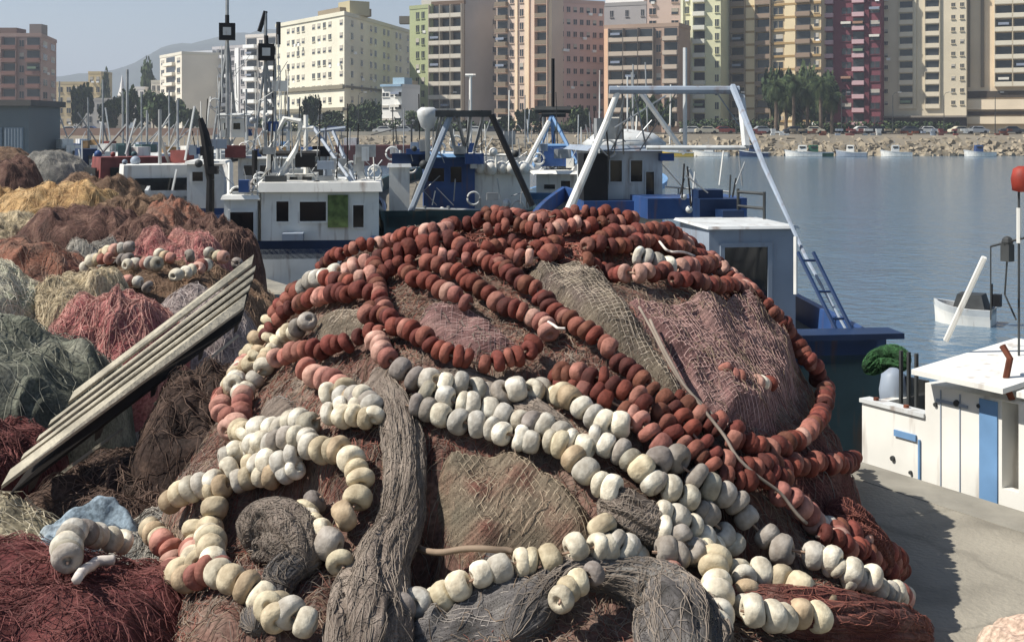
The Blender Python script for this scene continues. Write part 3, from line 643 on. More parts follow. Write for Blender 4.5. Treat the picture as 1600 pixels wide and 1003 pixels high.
def mound(label, cx, cy, rx, ry, h, col, fold=.10, ff=2.2, seed=0, ns=120, p=2.2, rot=0., z0=0, name='net_mound', cat='fishing net', sr=.004, yr=None, grp='nets piled along the quay'):
    ca, sa = math.cos(rot), math.sin(rot); ex = .6; fold = min(fold, .12); ff = ff * 1.6; ex = .42; p = max(p, 2.6); h = h * .96; ns = int(ns * 2.2); sr = sr * .5
    def Hf(X, Y, rough=True):
        X = np.asarray(X, float); Y = np.asarray(Y, float)
        dx, dy = X - cx, Y - cy; a = (dx * ca + dy * sa) / rx; b = (-dx * sa + dy * ca) / ry
        wob = 1 + .22 * fbm(a * 1.3 + seed, b * 1.3 + seed * .7, 3)
        s = (np.abs(a) ** p + np.abs(b) ** p) * wob
        z = h * .92 * np.clip(1 - s, 0, 1) ** ex * (1 + .45 * fbm(X * 1.9 / max(.55, min(rx, ry)) + seed * 1.7, Y * 1.9 / max(.55, min(rx, ry)), 3))
        sc = 1 / max(.55, min(rx, ry))
        wp = fbm(X * 1.1 * sc + seed, Y * 1.1 * sc, 3)
        rg = 1 - np.abs(2 * vnoise((dx * .6 + dy) * ff * sc + wp * 6, (dx - dy * .6) * ff * .45 * sc + seed + wp * 3) - 1)
        return z0 + z + np.clip(z / (.3 * h), 0, 1) * fold * ((rg ** 1.5 - .4) + 1.6 * fbm(X * 4 * sc, Y * 4 * sc + seed, 3))
    Hf.y0 = max(3.6, cy - ry * 1.3); Hf.y1 = cy + ry * 1.3
    N = 110; g = 1.12; xs = np.linspace(-rx * g, rx * g, N); ys = np.linspace(-ry * g, ry * g, N)
    A, B = np.meshgrid(xs, ys); X = cx + A * ca - B * sa; Y = cy + A * sa + B * ca; Z = Hf(X, Y) - .01
    V = np.stack([X.ravel() - cx, Y.ravel() - cy, Z.ravel() - z0], 1)
    keep = Z - z0 > -.008
    idx = np.arange(N * N).reshape(N, N); k4 = keep[:-1, :-1] | keep[:-1, 1:] | keep[1:, 1:] | keep[1:, :-1]
    fs = np.stack([idx[:-1, :-1][k4], idx[:-1, 1:][k4], idx[1:, 1:][k4], idx[1:, :-1][k4]], 1)
    me = bpy.data.meshes.new(name); me.from_pydata(V.tolist(), [], fs.tolist()); me.materials.append(NL[col])
    me.polygons.foreach_set('use_smooth', [True] * len(fs)); set_uv(me, np.stack([V[:, 0], V[:, 1] * .8 + V[:, 2] * .8], 1))
    root = empty(name, (cx, cy, z0), 0, label, cat, grp)
    link('net', me, root)
    if ns:
        mb = MB(); hs = HS(Hf, (cx - rx, cx + rx, cy - ry, cy + ry), z0 + .1 * h); hs2 = lambda x, y: hs(x, y)
        class Q:
            start = hs.start
            def __call__(s, x, y):
                z = float(Hf(x, y)); return z if z > z0 + .01 else None
        q = Q(); strands(mb, q, ns, seed, seg=12, step=.05 * max(1, rx / 1.2), r=sr, k=0, wander=.7)
        mb.v = [(x - cx, y - cy, z - z0) for x, y, z in mb.v]
        o = mb.build('loose_twine', twine(col), root); o['kind'] = 'stuff'
    return Hf
def mpx(label, x0, x1, ytop, Y, col, ry=None, **k):
    X0, X1 = (x0 - 800) / F * Y, (x1 - 800) / F * Y; h = EYE - (ytop - YH) / F * Y
    rx = (X1 - X0) / 2 * 1.25
    return mound(label, (X0 + X1) / 2, Y, rx, ry or rx * .9, max(.2, h * 1.0), col, **k)
Hc = mound('crimson net heap in the bottom left corner of the quay', -2.25, 4.9, 1.02, 1.0, .66, 'crimson', seed=3, ns=420, fold=.09, p=3, sr=.003)
mound('faded beige sacking peeking out above the crimson net', -2.8, 6.15, .62, .35, .58, 'sack', seed=5, ns=40, fold=.05, p=3, name='sacking', cat='sacking', grp='')
mound('crumpled light blue cloth between beige sacking and brown nets', -2.1, 6.15, .34, .25, .52, 'blue', seed=7, ns=0, fold=.16, ff=3, p=3, name='blue_cloth', cat='cloth', grp='')
mound('speckled grey net low between blue cloth and the big heap', -1.72, 6.1, .42, .4, .50, 'grey', seed=8, ns=80, fold=.05)
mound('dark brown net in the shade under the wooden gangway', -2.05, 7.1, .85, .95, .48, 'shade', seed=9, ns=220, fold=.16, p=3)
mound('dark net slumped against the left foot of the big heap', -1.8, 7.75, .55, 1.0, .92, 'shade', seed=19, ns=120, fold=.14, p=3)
mound('rust red net left of the near end of the gangway', -3.42, 7.5, .6, .75, .66, 'crimson', seed=10, ns=160)
mound('green grey net mound at the left edge behind the gangway', -3.85, 8.9, .98, .95, 1.02, 'green', seed=11, ns=110, fold=.17, p=3)
mound('cream net with a pink patch beside the gangway', -3.35, 10.3, .62, .65, 1.08, 'pink', seed=12, ns=220, fold=.1)
mound('mauve grey net right under the upper gangway end', -2.85, 11.0, .62, .7, .95, 'mauve', seed=13, ns=140, fold=.08)
mound('pale yellow net mound left of the pink patch net', -4.15, 11.6, .62, .8, 1.08, 'cream', seed=14, ns=260, fold=.13)
mound('pale green net with thick rope at the left frame edge', -4.85, 11.3, .6, .8, 1.22, 'pale', seed=15, ns=200, fold=.2)
mound('pale pink canvas bundle in the bottom right corner', 2.6, 5.4, .5, .36, .22, 'pinksack', seed=41, ns=0, fold=.04, p=3, name='canvas_bundle', cat='canvas', grp='')
Hw = mound('grey net strewn with old white floats behind the yellow net', -3.75, 13.2, 1.25, 1.0, 1.02, 'brown', seed=16, ns=260, fold=.14, p=3)
mpx('rust red net at the left edge behind the pale green net', -60, 140, 368, 14.5, 'rust', seed=17, fold=.12)
mpx('bright pink red net bundle in the middle of the left piles', 198, 350, 353, 15.6, 'pink', seed=18, fold=.1, ns=200)
mpx('grey green net between rust and pink nets', 95, 215, 372, 15.8, 'grey', seed=20)
mpx('dark brown net behind the pink red bundle', 170, 300, 335, 17.5, 'maroon', seed=21, fold=.2)
mpx('dark maroon net next to the white wheelhouse boat', 270, 400, 335, 17.2, 'maroon', seed=22, fold=.18)
mpx('black and maroon net under the ochre net', 30, 215, 312, 19.5, 'maroon', seed=23, fold=.25)
mpx('small pale net at the left edge under the ochre nets', -30, 60, 325, 20, 'cream', seed=24, ry=1)
mpx('olive brown net mound right of the ochre one', 150, 270, 292, 22.5, 'brown', seed=25, fold=.25)
mpx('reddish brown net by the black davit post', 225, 318, 310, 20.5, 'rust', seed=26, fold=.22, ry=1.3)
mpx('large ochre yellow net mound', 10, 180, 272, 24.5, 'ochre', seed=27, fold=.3, ns=160, sr=.006)
mpx('ochre net cut by the left frame edge', -60, 35, 288, 25, 'ochre', seed=28, fold=.25)
mpx('grey brown net behind the ochre mound', 80, 215, 262, 29, 'brown', seed=29, fold=.3)
mpx('dark red net pile at the left edge far along the quay', -50, 58, 240, 33, 'maroon', seed=30, fold=.4)
mpx('greyish net pile farthest along the quay', 20, 130, 232, 44, 'grey', seed=31, fold=.4)
mpx('low tan net pile far along the quay edge', -40, 60, 228, 52, 'brown', seed=32, fold=.4)

# hit() honours each mound's own range
_hit0 = hit
def hit(px, py, Hf=None, y0=3.6, y1=11.0):
    return _hit0(px, py, Hf, getattr(Hf, 'y0', y0) if Hf else y0, getattr(Hf, 'y1', y1) if Hf else y1)
rope('cluster of large dusty white floats on the crimson net', [(100, 915), (94, 885), (108, 862), (135, 852), (160, 866), (188, 866)], 'gwwgww', kinds=(0, 2), sc=1.1, lift=.2, Hf=Hc, group='')
cord('twisted white cloth strip lying on the crimson net', [(115, 930), (128, 905), (150, 898), (178, 896)], .022, MATS['white_cord'], .06, Hf=Hc)
for i, pts in enumerate([[(140, 425), (170, 415), (205, 420)], [(195, 432), (222, 425), (250, 428)], [(255, 412), (285, 420), (300, 405)], [(150, 402), (180, 395), (215, 400)], [(270, 445), (300, 440), (330, 425)], [(320, 405), (345, 400), (372, 395)], [(180, 455), (215, 452), (240, 462)]]):
    lb = ['short row of white floats at the left of the old float net', 'white floats in the middle of the old float net', 'white floats right of centre on the old float net', 'white floats at the back of the old float net', 'white floats low on the right of the old float net', 'white floats nearest the gangway top', 'white floats at the front of the old float net'][i]
    rope(lb, pts, 'wcpwg', kinds=(0, 2), sc=1.25, lift=.6, gap=.12, Hf=Hw, group='old white floats strewn on the far net')

# wooden gangway lying over the nets
m_plank = mat('weathered_plank', lin((178, 170, 150)), .85, .3, 3, .5, detail=8, bscale=25)
m_dwood = mat('dark_wood', lin((70, 62, 54)), .9, .3, 4)
A_, B_, C_, D_ = P(2, 762, 6.2), P(60, 655, 6.95), P(386, 478, 9.0), P(404, 394, 9.75)
gw = empty('gangway', A_, 0, 'weathered grey slatted wooden gangway lying slantwise over the nets', 'gangway')
nrm = (C_ - A_).cross(B_ - A_).normalized()
if nrm.z < 0: nrm = -nrm
def quadbox(mb, a, b, c, d, th):
    vs = [a, b, c, d]; vs = [v - nrm * th for v in vs] + vs
    mb.add([v - A_ for v in vs], [(3, 2, 1, 0), (4, 5, 6, 7), (0, 1, 5, 4), (1, 2, 6, 5), (2, 3, 7, 6), (3, 0, 4, 7)])
for i, (f0, f1, s0, s1, lift) in enumerate([(0, .22, 0, .98, .012), (.32, .40, .02, .99, 0), (.48, .56, .05, 1, 0), (.65, .73, .07, 1, 0), (.82, 1.0, .12, .97, .01)]):
    mb = MB(); a0, c0 = A_.lerp(B_, f0), C_.lerp(D_, f0); a1, c1 = A_.lerp(B_, f1), C_.lerp(D_, f1)
    quadbox(mb, *[v + nrm * lift for v in (a0.lerp(c0, s0), a0.lerp(c0, s1), a1.lerp(c1, s1), a1.lerp(c1, s0))], [.02, .012][i in (1, 2, 3)])
    mb.build('plank', m_plank, gw)
mb = MB(); quadbox(mb, *[v - nrm * .075 for v in (A_.lerp(C_, .02), A_.lerp(C_, .97), A_.lerp(C_, .99).lerp(B_.lerp(D_, .99), .96), A_.lerp(C_, .13).lerp(B_.lerp(D_, .13), .96))], .02); mb.build('gap_shade_sheet', mat('gap_shade_black', lin((34, 30, 27)), .9, .3, 4), gw)  # dark sheet added below the slats to stand for shade in the gaps
for s in (.08, .3, .52, .74, .93):
    mb = MB(); p0, p1 = A_.lerp(C_, s), B_.lerp(D_, s); p2, p3 = A_.lerp(C_, s + .02), B_.lerp(D_, s + .02)
    quadbox(mb, *[v - nrm * .097 for v in (p0, p2, p3, p1)], .05); mb.build('crossbar', m_dwood, gw)
for (x0, y0, x1, y1, Y0, Y1) in ((68, 732, 190, 645, 6.75, 7.5), (242, 607, 372, 503, 7.9, 8.9)):
    mb = MB(); mb.tube([P(x0, y0, Y0) - A_ - Vector((0, 0, .1)), P(x1, y1, Y1) - A_ - Vector((0, 0, .1))], .012, 4); mb.build('side_rail', m_plank, gw)

# ------------------------------------------------------------------ boats
def streaky(m, k=.75, col=(.16, .085, .045, 1)):
    n = m.node_tree; L = n.links; b = n.nodes['Principled BSDF']; src = b.inputs['Base Color'].links[0].from_socket
    tc = n.nodes.new('ShaderNodeTexCoord'); mp = n.nodes.new('ShaderNodeMapping'); mp.inputs['Scale'].default_value = (9, 9, 1.1); L.new(tc.outputs['Object'], mp.inputs[0])
    z = n.nodes.new('ShaderNodeTexNoise'); z.inputs['Scale'].default_value = 1; z.inputs['Detail'].default_value = 6; L.new(mp.outputs[0], z.inputs['Vector'])
    r = n.nodes.new('ShaderNodeMapRange'); r.inputs[1].default_value = .56; r.inputs[2].default_value = .78; r.inputs[4].default_value = k; L.new(z.outputs['Fac'], r.inputs[0])
    mx = n.nodes.new('ShaderNodeMix'); mx.data_type = 'RGBA'; L.new(r.outputs[0], mx.inputs[0]); L.new(src, mx.inputs[6]); mx.inputs[7].default_value = col; L.new(mx.outputs[2], b.inputs['Base Color'])
m_white = mat('white_boat_paint', lin((222, 220, 212)), .45, .08, 2.5, detail=8, spec=.4)
m_white2 = mat('dull_white_paint', lin((196, 198, 196)), .5, .12, 2.5, detail=8)
m_blue = mat('blue_boat_paint', lin((48, 76, 124)), .45, .2, 2)
m_dblue = mat('navy_boat_paint', lin((26, 46, 78)), .45, .2, 2)
m_lblue = mat('light_blue_paint', lin((106, 142, 180)), .5, .15, 3)
m_teal = mat('teal_hull_paint', lin((52, 76, 80)), .5, .25, 2)
m_greyp = mat('grey_boat_paint', lin((140, 150, 162)), .5, .12, 2)
m_steel = mat('galvanised_steel', lin((150, 152, 152)), .45, .2, 6, metal=.3)
m_black = mat('black_paint', lin((24, 24, 26)), .6, .3, 4)
m_glass = mat('dark_window_glass', lin((22, 26, 30)), .12, .3, 1, spec=.6)
m_deck = mat('boat_deck', lin((110, 104, 92)), .8, .2, 3)
m_red = mat('red_paint', lin((160, 44, 34)), .5, .2, 4)
m_dred = mat('dull_red_paint', lin((120, 66, 62)), .6, .3, 4)
m_rust = mat('rusty_steel', lin((110, 62, 44)), .8, .4, 6)
m_rock2 = mat('ochre_net_pile', lin((150, 120, 84)), .9, .4, 5)
m_green = mat('green_paint', lin((50, 96, 72)), .6, .2, 4)
m_dgrey = mat('dark_grey_paint', lin((58, 60, 60)), .6, .3, 4)
m_orange = mat('orange_plastic', lin((208, 84, 44)), .5, .15, 4)
m_yel = mat('yellow_plastic', lin((206, 170, 70)), .5, .15, 4)
for m_ in (m_white, m_white2, m_blue, m_greyp, m_teal): streaky(m_)
CAM = Vector((0, 0, EYE))
class BT:
    def __init__(s, name, label, loc, rz=0, cat='fishing boat', group='fishing boats moored along the quay'):
        s.S = Vector(loc); s.rz = rz; s.o = empty(name, loc, rz, label, cat, group or None)
        s.R = Matrix.Rotation(-rz, 3, 'Z')
    def l(s, w): return s.R @ (Vector(w) - s.S)
    def p(s, px, py, Y): return s.l(P(px, py, Y))
    def on(s, px, py, yl):
        d = s.R @ Vector(((px - 800) / F, 1, -(py - YH) / F)); c = s.R @ (CAM - s.S)
        return c + d * ((yl - c.y) / d.y)
    def part(s, name, mb, m, parent=None, smooth=False, label=None):
        o = mb.build(name, m, parent or s.o, smooth)
        if label: o['label'] = label
        return o
    def bar(s, name, pts, r, m, n=6, parent=None):
        mb = MB(); mb.tube(pts, r, n); return s.part(name, mb, m, parent)
    def bars(s, name, lst, r, m, n=5, parent=None):
        name = {'stanchions': 'stanchion', 'hull_props': 'prop', 'lattice_stays': 'stay', 'boom_and_stays': 'boom', 'rungs': 'rung', 'deck_gear': 'deck_rail'}.get(name, name)
        for p in lst:
            mb = MB(); mb.tube(p, r, n); s.part(name, mb, m, parent)
    def house(s, x0, x1, yt, yb, Y, depth, m, wins=(), name='wheelhouse', roof=None, over=.12, ry=.07, wm=None, fm=None):
        yl = s.p((x0 + x1) / 2, yt, Y).y; a = s.on(x0, yt, yl); b = s.on(x1, yt, yl); zb = s.on(x0, yb, yl).z
        zt = (a.z + b.z) / 2; mb = MB()
        w = b.x - a.x; mb.prism([(a.x, yl), (b.x, yl), (b.x - .04 * w, yl + depth), (a.x + .04 * w, yl + depth)], zb, zt)
        h = s.part(name, mb, m)
        if roof:
            mb = MB(); mb.prism([(a.x - over, yl - over * 1.5), (b.x + over, yl - over * 1.5), (b.x + over, yl + depth + over), (a.x - over, yl + depth + over)], zt + .003, zt + ry,
                                top=[(a.x - over * .5, yl - over), (b.x + over * .5, yl - over), (b.x + over * .4, yl + depth), (a.x - over * .4, yl + depth)])
            s.part('roof', mb, roof, h)
        for wn in wins:
            p0 = s.on(wn[0], wn[2], yl); p1 = s.on(wn[1], wn[3], yl)
            cx, cz, ww, hh = (p0.x + p1.x) / 2, (p0.z + p1.z) / 2, abs(p1.x - p0.x), abs(p0.z - p1.z); t = min(ww, hh) * .09
            mb = MB()
            for (dx, dz, sx, sz) in ((-ww / 2, 0, t, hh + t), (ww / 2, 0, t, hh + t), (0, hh / 2, ww - t, t), (0, -hh / 2, ww - t, t)):
                mb.box((cx + dx, yl - .012, cz + dz), (sx, .03, sz), k=0)
            mb.box((cx, yl - .004, cz), (ww - t, .012, hh - t), k=1)
            s.part('window' if len(wn) < 5 else wn[4], mb, [fm or m, wm or m_glass], h)
        return h, yl, zb, zt, a.x, b.x
    def hull(s, L, W, z0, z1, mh, stripe, deck=m_deck, y0=0, x0=0, zk=WATER - .6, bow=.55, stern=.85, blw=.45):
        n = 22; mb = MB(); rows = []
        for i in range(n + 1):
            t = i / n; w = W / 2 * (stern + (1 - stern) * min(1, t / .35)) * (1 if t < bow else max(.012, 1 - ((t - bow) / (1 - bow)) ** 2.1))
            zt = z0 + (z1 - z0) * max(0, (t - .25) / .75) ** 1.8; y = y0 + t * L; rk = .06 * L * max(0, t - .8) / .2
            rows.append([(0.01 * w, y - rk * 1.2, zk), (.62 * w, y - rk, zk + .15), (.9 * w, y - rk * .5, WATER + .05), (.97 * w, y - rk * .2, zt - .22), (w, y, zt - .14), (w + .02, y, zt), (w - .06, y, zt), (w - .08, y, zt - blw)])
        K = len(rows[0])
        for sg in (-1, 1):
            o = len(mb.v)
            for r in rows: mb.v += [(x0 + sg * x, y, z) for x, y, z in r]
            for i in range(n):
                for j in range(K - 1):
                    f = (o + i * K + j, o + i * K + j + 1, o + (i + 1) * K + j + 1, o + (i + 1) * K + j); mb.f.append(f if sg > 0 else f[::-1]); mb.m.append(1 if j >= 4 else 0)
        for i in range(n): mb.f.append((i * K + 7, (i + 1) * K + 7, (n + 1 + i + 1) * K + 7, (n + 1 + i) * K + 7)); mb.m.append(2)
        o = (n + 1) * K
        for j in range(K - 1): mb.f.append((j, j + 1, o + j + 1, o + j)); mb.m.append(1 if j >= 4 else 0)
        return s.part('hull', mb, [mh, stripe, deck])

# --- blue and white trawler with the tall stern gantry
T = BT('trawler', 'trawler with white stern gantry, blue hull and blue ladder behind the heap', (2.5, 10.75, 0), .125)
T.hull(12.2, 2.5, .55, 1.36, m_teal, m_blue, bow=.6, stern=.66, blw=.25)
mb = MB(); a = T.p(1150, 517, 10.7); mb.box((-.02, -.02, .60), (1.9, .34, .05)); mb.box((-.02, .12, .5), (1.8, .10, .14)); T.part('stern_rail', mb, m_dblue)
mb = MB(); mb.box((-.55, 1.2, .25), (.5, .9, .5)); mb.box((.5, .9, .2), (.35, .35, .4)); T.part('deck_box', mb, m_dgrey)
hh = T.house(1108, 1243, 358, 520, 12.6, 1.3, m_greyp, [(1128, 1202, 383, 470, 'opening')], name='net_store', roof=m_white2, over=.03, ry=.03)
T.house(930, 1035, 236, 350, 16.6, 1.6, m_white2, [(952, 972, 250, 285), (984, 1004, 250, 285), (1008, 1022, 268, 322, 'door')], roof=m_greyp, over=.15)
mb = MB(); c = T.p(985, 238, 16.8); mb.lathe([(.1, 0), (.55, .05), (.6, .12), (.42, .26), (.2, .3), (.05, .32)], 18, (c.x, c.y + .4, c.z)); T.part('radar_dome', mb, m_white2, smooth=True)
T.house(912, 950, 240, 322, 16.2, .5, m_black, name='engine_casing')
mb = MB(); mb.box(tuple(T.p(1090, 326, 15.5) + Vector((0, .5, 0))), (1.3, 1.0, .26)); mb.box(tuple(T.p(1010, 330, 15.8) + Vector((0, .8, 0))), (1.5, .8, .22)); T.part('blue_hatch', mb, m_blue)
mb = MB(); mb.box(tuple(T.p(1120, 330, 14.4)), (.5, .3, .3)); mb.box(tuple(T.p(1105, 309, 14.6)), (.3, .3, .2)); mb.box(tuple(T.p(1140, 345, 14.0)), (.25, .3, .25)); T.part('net_winch', mb, m_dblue)
GY = 15.0
g = empty('gantry', (0, 0, 0)); g.parent = T.o
mb = MB(); mb.tube([T.p(952, 141, GY), T.p(1155, 141, GY)], .05, 8); T.part('top_beam', mb, m_greyp, g)
mb = MB(); mb.tube([T.p(968, 136, GY), T.p(948, 190, GY), T.p(882, 345, GY - .3)], [.035, .045, .06], 8); T.part('leg', mb, m_white, g)
mb = MB(); mb.tube([T.p(1145, 136, GY), T.p(1195, 262, 13.4), T.p(1258, 400, 12.0), T.p(1330, 530, 11.0)], [.045, .03, .018, .012], 6); T.part('leg', mb, m_greyp, g)
mb = MB()
for q in ([(1002, 146), (1070, 240)], [(1075, 265), (1088, 292)]): mb.tube([T.p(*q[0], GY + .6), T.p(*q[1], GY + .6)], .035, 5)
mb.tube([T.p(1070, 75, GY + .1), T.p(1070, 228, GY + .1)], .028, 5)
mb.tube([T.p(1010, 231, GY - .4), T.p(1165, 231, GY - .4)], .03, 5)
mb.tube([T.p(1158, 150, GY), T.p(1166, 230, GY - .4)], .05, 5)
T.part('brace', mb, m_white2, g)
for q in ([(975, 150), (960, 235)], [(1000, 150), (955, 235)], [(960, 200), (1040, 150)], [(1120, 145), (1185, 240)], [(990, 140), (1010, 232)], [(1060, 140), (1000, 235)]): T.bar('stay', [T.p(*q[0], GY + .3), T.p(*q[1], GY + 1.2)], .012, m_steel, 4, g)
ld = empty('ladder', (0, 0, 0)); ld.parent = T.o
for dx in (0, 24):
    T.bar('ladder_rail', [T.p(1247 + dx, 395, 11.7), T.p(1307 + dx, 516, 10.95)], .02, m_dblue, parent=ld)
T.bars('rung', [[T.p(1247 + 60 * f, 395 + 121 * f, 11.7 - .75 * f), T.p(1271 + 60 * f, 395 + 121 * f, 11.7 - .75 * f)] for f in (.1, .5, .85)], .012, m_dblue, parent=ld)
T.bar('ladder_post', [T.p(1243, 370, 12.1), T.p(1243, 460, 12.0)], .02, m_white)
T.bars('stern_railing', [[T.p(1153, 295, 14), T.p(1153, 355, 14)], [T.p(1194, 300, 13.6), T.p(1194, 350, 13.6)], [T.p(1153, 322, 14), T.p(1194, 326, 13.6)], [T.p(1153, 300, 14), T.p(1194, 303, 13.6)]], .018, m_dgrey)
T.bars('bow_railing', [[T.p(1040, 292, 18.5), T.p(1140, 300, 16.5)], [T.p(1060, 293, 18.2), T.p(1060, 315, 18.2)], [T.p(1100, 297, 17.4), T.p(1100, 320, 17.4)], [T.p(1140, 300, 16.5), T.p(1140, 325, 16.5)]], .014, m_steel)

# --- white boat at the right edge
Wb = BT('fishing_boat', 'white fishing boat with light blue stripe cut off by the right frame edge', tuple(E(0, .12)), -1.033)
def rp(px, py, yl=.05): return Wb.on(px, py, yl)
mb = MB(); a = rp(1347, 628); b = rp(1446, 640)
mb.prism([(a.x, .05), (b.x, .05), (b.x, .12), (a.x, .12)], WATER - .3, a.z)
mb.prism([(a.x, .122), (a.x + .07, .122), (a.x + .07, 1.9), (a.x, 1.9)], WATER - .3, a.z)
mb.prism([(a.x + .072, 1.83), (4.5, 1.83), (4.5, 1.9), (a.x + .072, 1.9)], WATER - .3, a.z)
hb = Wb.part('hull', mb, m_white)
mb = MB(); mb.prism([(a.x + .08, .13), (4.4, .13), (4.4, 1.82), (a.x + .08, 1.82)], -.35, -.3); Wb.part('deck', mb, m_deck)
mb = MB(); c = rp(1640, 640); top = rp(1446, 598).z
c1, c2, c3, c4 = rp(1446, 600).x, rp(1532, 600).x, rp(1566, 600).x, rp(1592, 600).x
mb.prism([(c1, .047), (c3, .047), (c3, 1.5), (c1, 1.5)], WATER - .3, top)
mb.prism([(c3, .047), (c4, .047), (c4, .12), (c3, .12)], WATER - .3, rp(1575, 765).z)
mb.prism([(c3, .047), (c4, .047), (c4, .12), (c3, .12)], rp(1575, 628).z, top)
mb.prism([(c4, .047), (4.5, .047), (4.5, 1.5), (c4, 1.5)], WATER - .3, top)
Wc = Wb.part('cabin', mb, m_white)
mb = MB(); mb.prism([(c2, .036), (c3 - .03, .036), (c3 - .03, .046), (c2, .046)], WATER - .2, top - .02); Wb.part('blue_stripe', mb, m_lblue, Wc)
mb = MB(); mb.prism([(c3 + .002, .3), (c4 - .002, .3), (c4 - .002, .33), (c3 + .002, .33)], WATER, top - .01); Wb.part('doorway', mb, m_black, Wc)
mb = MB()
for (x, y, r) in ((1395, 716, .02), (1423, 738, .014), (1495, 630, .024), (1530, 634, .016), (1462, 632, .016)):
    q = rp(x, y, .045); mb.lathe([(r * .9, -.012), (r, -.004), (r, .02)], 10, tuple(q), axis='y')
Wb.part('scupper', mb, m_dgrey, hb)
mb = MB(); q0, q1 = rp(1398, 672, .045), rp(1432, 688, .045)
mb.box(((q0.x + q1.x) / 2, .04, (q0.z + q1.z) / 2), (abs(q1.x - q0.x), .012, .045)); q2 = rp(1437, 720, .045); mb.box((q2.x, .04, q2.z), (.014, .012, .3)); Wb.part('faded_blue_marking', mb, m_lblue, hb)
mb = MB()
for x_ in (1470, 1500): q = rp(x_, 690, .045); mb.box((q.x, .044, top - .45), (.008, .006, .85))
Wb.part('panel_seam', mb, m_greyp, Wc)
mb = MB(); q = rp(1487, 612, .04); mb.box((q.x, .042, top - .1), (.26, .01, .02)); Wb.part('hatch_edge', mb, m_greyp, Wc)
for x_, y_ in ((1363, 640), (1410, 652)): mb = MB(); q = rp(x_, y_, .04); mb.lathe([(.012, -.03), (.02, -.02), (.02, .03)], 8, (q.x, .08, a.z + .02)); Wb.part('cleat', mb, m_rust, hb)
mb = MB(); mb.prism([(a.x - .01, .03), (c1, .03), (c1, .14), (a.x - .01, .14)], a.z + .002, a.z + .03); Wb.part('gunwale_cap', mb, m_white2, hb)
# canopy roof, sloping up away from the quay
v = [rp(1424, 577, -.12), rp(1600, 614, -.12), rp(1640, 625, -.12)]
mb = MB(); x0, x1 = v[0].x, rp(1567, 605, -.12).x
z0 = v[0].z
for (xa, xb) in ((x0, x1), (x1 + .10, x1 + 1.2)):
    pts = [(xa, -.12, z0), (xb, -.12, z0), (xb, 1.0, z0 + .12), (xa, 1.0, z0 + .12)]
    mb.add([(p[0], p[1], p[2] - .035) for p in pts] + pts, [(3, 2, 1, 0), (4, 5, 6, 7), (0, 1, 5, 4), (1, 2, 6, 5), (2, 3, 7, 6), (3, 0, 4, 7)])
Wb.part('canopy', mb, m_white)
mb = MB()
for x in (1408, 1420, 1432): q = rp(x, 600, .3); mb.tube([(q.x, .3, a.z - .2), (q.x, .3, z0 + .02)], .016, 5)
Wb.part('canopy_post', mb, m_dgrey)
mb = MB(); q = rp(1425, 620, .5); mb.box((q.x, .5, q.z), (.3, .03, .3)); Wb.part('windscreen', mb, m_glass)
mb = MB(); q = rp(1396, 610, .45); mb.lathe([(.09, -.2), (.11, 0), (.09, .12), (.03, .17)], 12, tuple(q)); Wb.part('vent_cowl', mb, m_greyp, smooth=True)
mb = MB(); mb.tube([rp(1478, 532, .35), rp(1538, 402, .35)], .02, 6); Wb.part('boom', mb, m_white)
mb = MB(); mb.tube([rp(1592, 560, .6), rp(1592, 300, .6)], .008, 6); Wb.part('mast', mb, m_dgrey)
mb = MB(); mb.tube([rp(1592, 380, .6), rp(1592, 325, .6)], .016, 6); Wb.part('mast_sleeve', mb, m_white)
q = rp(1598, 280, .6); mb = MB(); mb.lathe([(.03, -.09), (.07, -.08), (.08, 0), (.065, .07), (.03, .09)], 14, tuple(q)); Wb.part('red_lantern', mb, mat('faded_red', lin((140, 52, 40)), .6, .3, 9), smooth=True)
mb = MB(); q = rp(1574, 395, .6); mb.box(tuple(q), (.07, .06, .12)); q2 = rp(1574, 378, .6); mb.ball(q2, .04, 6)
mb.tube([rp(1548, 385, .6), rp(1548, 500, .6)], .006, 4); mb.tube([rp(1574, 400, .6), rp(1570, 460, .6), rp(1588, 500, .6)], .008, 4); mb.tube([rp(1548, 385, .6), rp(1600, 372, .6)], .008, 4)
Wb.part('mast_fittings', mb, m_dgrey)
mb = MB(); q = rp(1574, 575, .0); mb.tube([rp(1566, 540, .1), rp(1578, 560, .1), rp(1570, 600, .1), rp(1582, 625, .1)], .022, 6); Wb.part('rusty_bracket', mb, m_rust)
# dark green net heap on the trawler corner and a dark hose
HgL = [P(1350, 582, 9.9), P(1372, 566, 9.9), P(1398, 562, 9.8), P(1420, 572, 9.7)]
n_green = netmat('bright_green_net', lin((16, 30, 20)), lin((34, 60, 36)), lin((60, 92, 58)), freq=50, alpha=False)
bundle('dark green net bundle hung between the trawler stern and the white boat', None, [.04, .08, .09, .05], n_green, pts=[tuple(p) for p in HgL], seed=31, depth=.6, folds=9, group=None, tm=mat('green_twine', lin((62, 104, 62)), .8, .5, 16))
# --- small dinghy on open water
D = BT('dinghy', 'small white dinghy with dark cover afloat at right', tuple(P(1507, 474, 26.6)), 1.0, 'dinghy', None)
D.hull(1.25, .8, .36, .5, m_white, m_white2, m_dgrey, y0=-.6, zk=-.2, blw=.1)
D.o.location.z = WATER; D.o.location.y = 26.6
D.S.z = WATER
for ob in D.o.children:
    me_ = ob.data
    for v_ in me_.vertices:
        if v_.co.z < -.1: v_.co.z = -.15
mb = MB(); mb.prism([(-.33, -.5), (.33, -.5), (.33, .2), (-.33, .2)], .3, .66, top=[(-.25, -.4), (.25, -.4), (.25, .1), (-.25, .1)]); D.part('cover', mb, m_dgrey)
mb = MB(); mb.tube([(0, -.56, .4), (0, -.56, .9)], .03, 6); mb.box((0, -.68, .55), (.18, .16, .26)); D.part('outboard', mb, m_black)

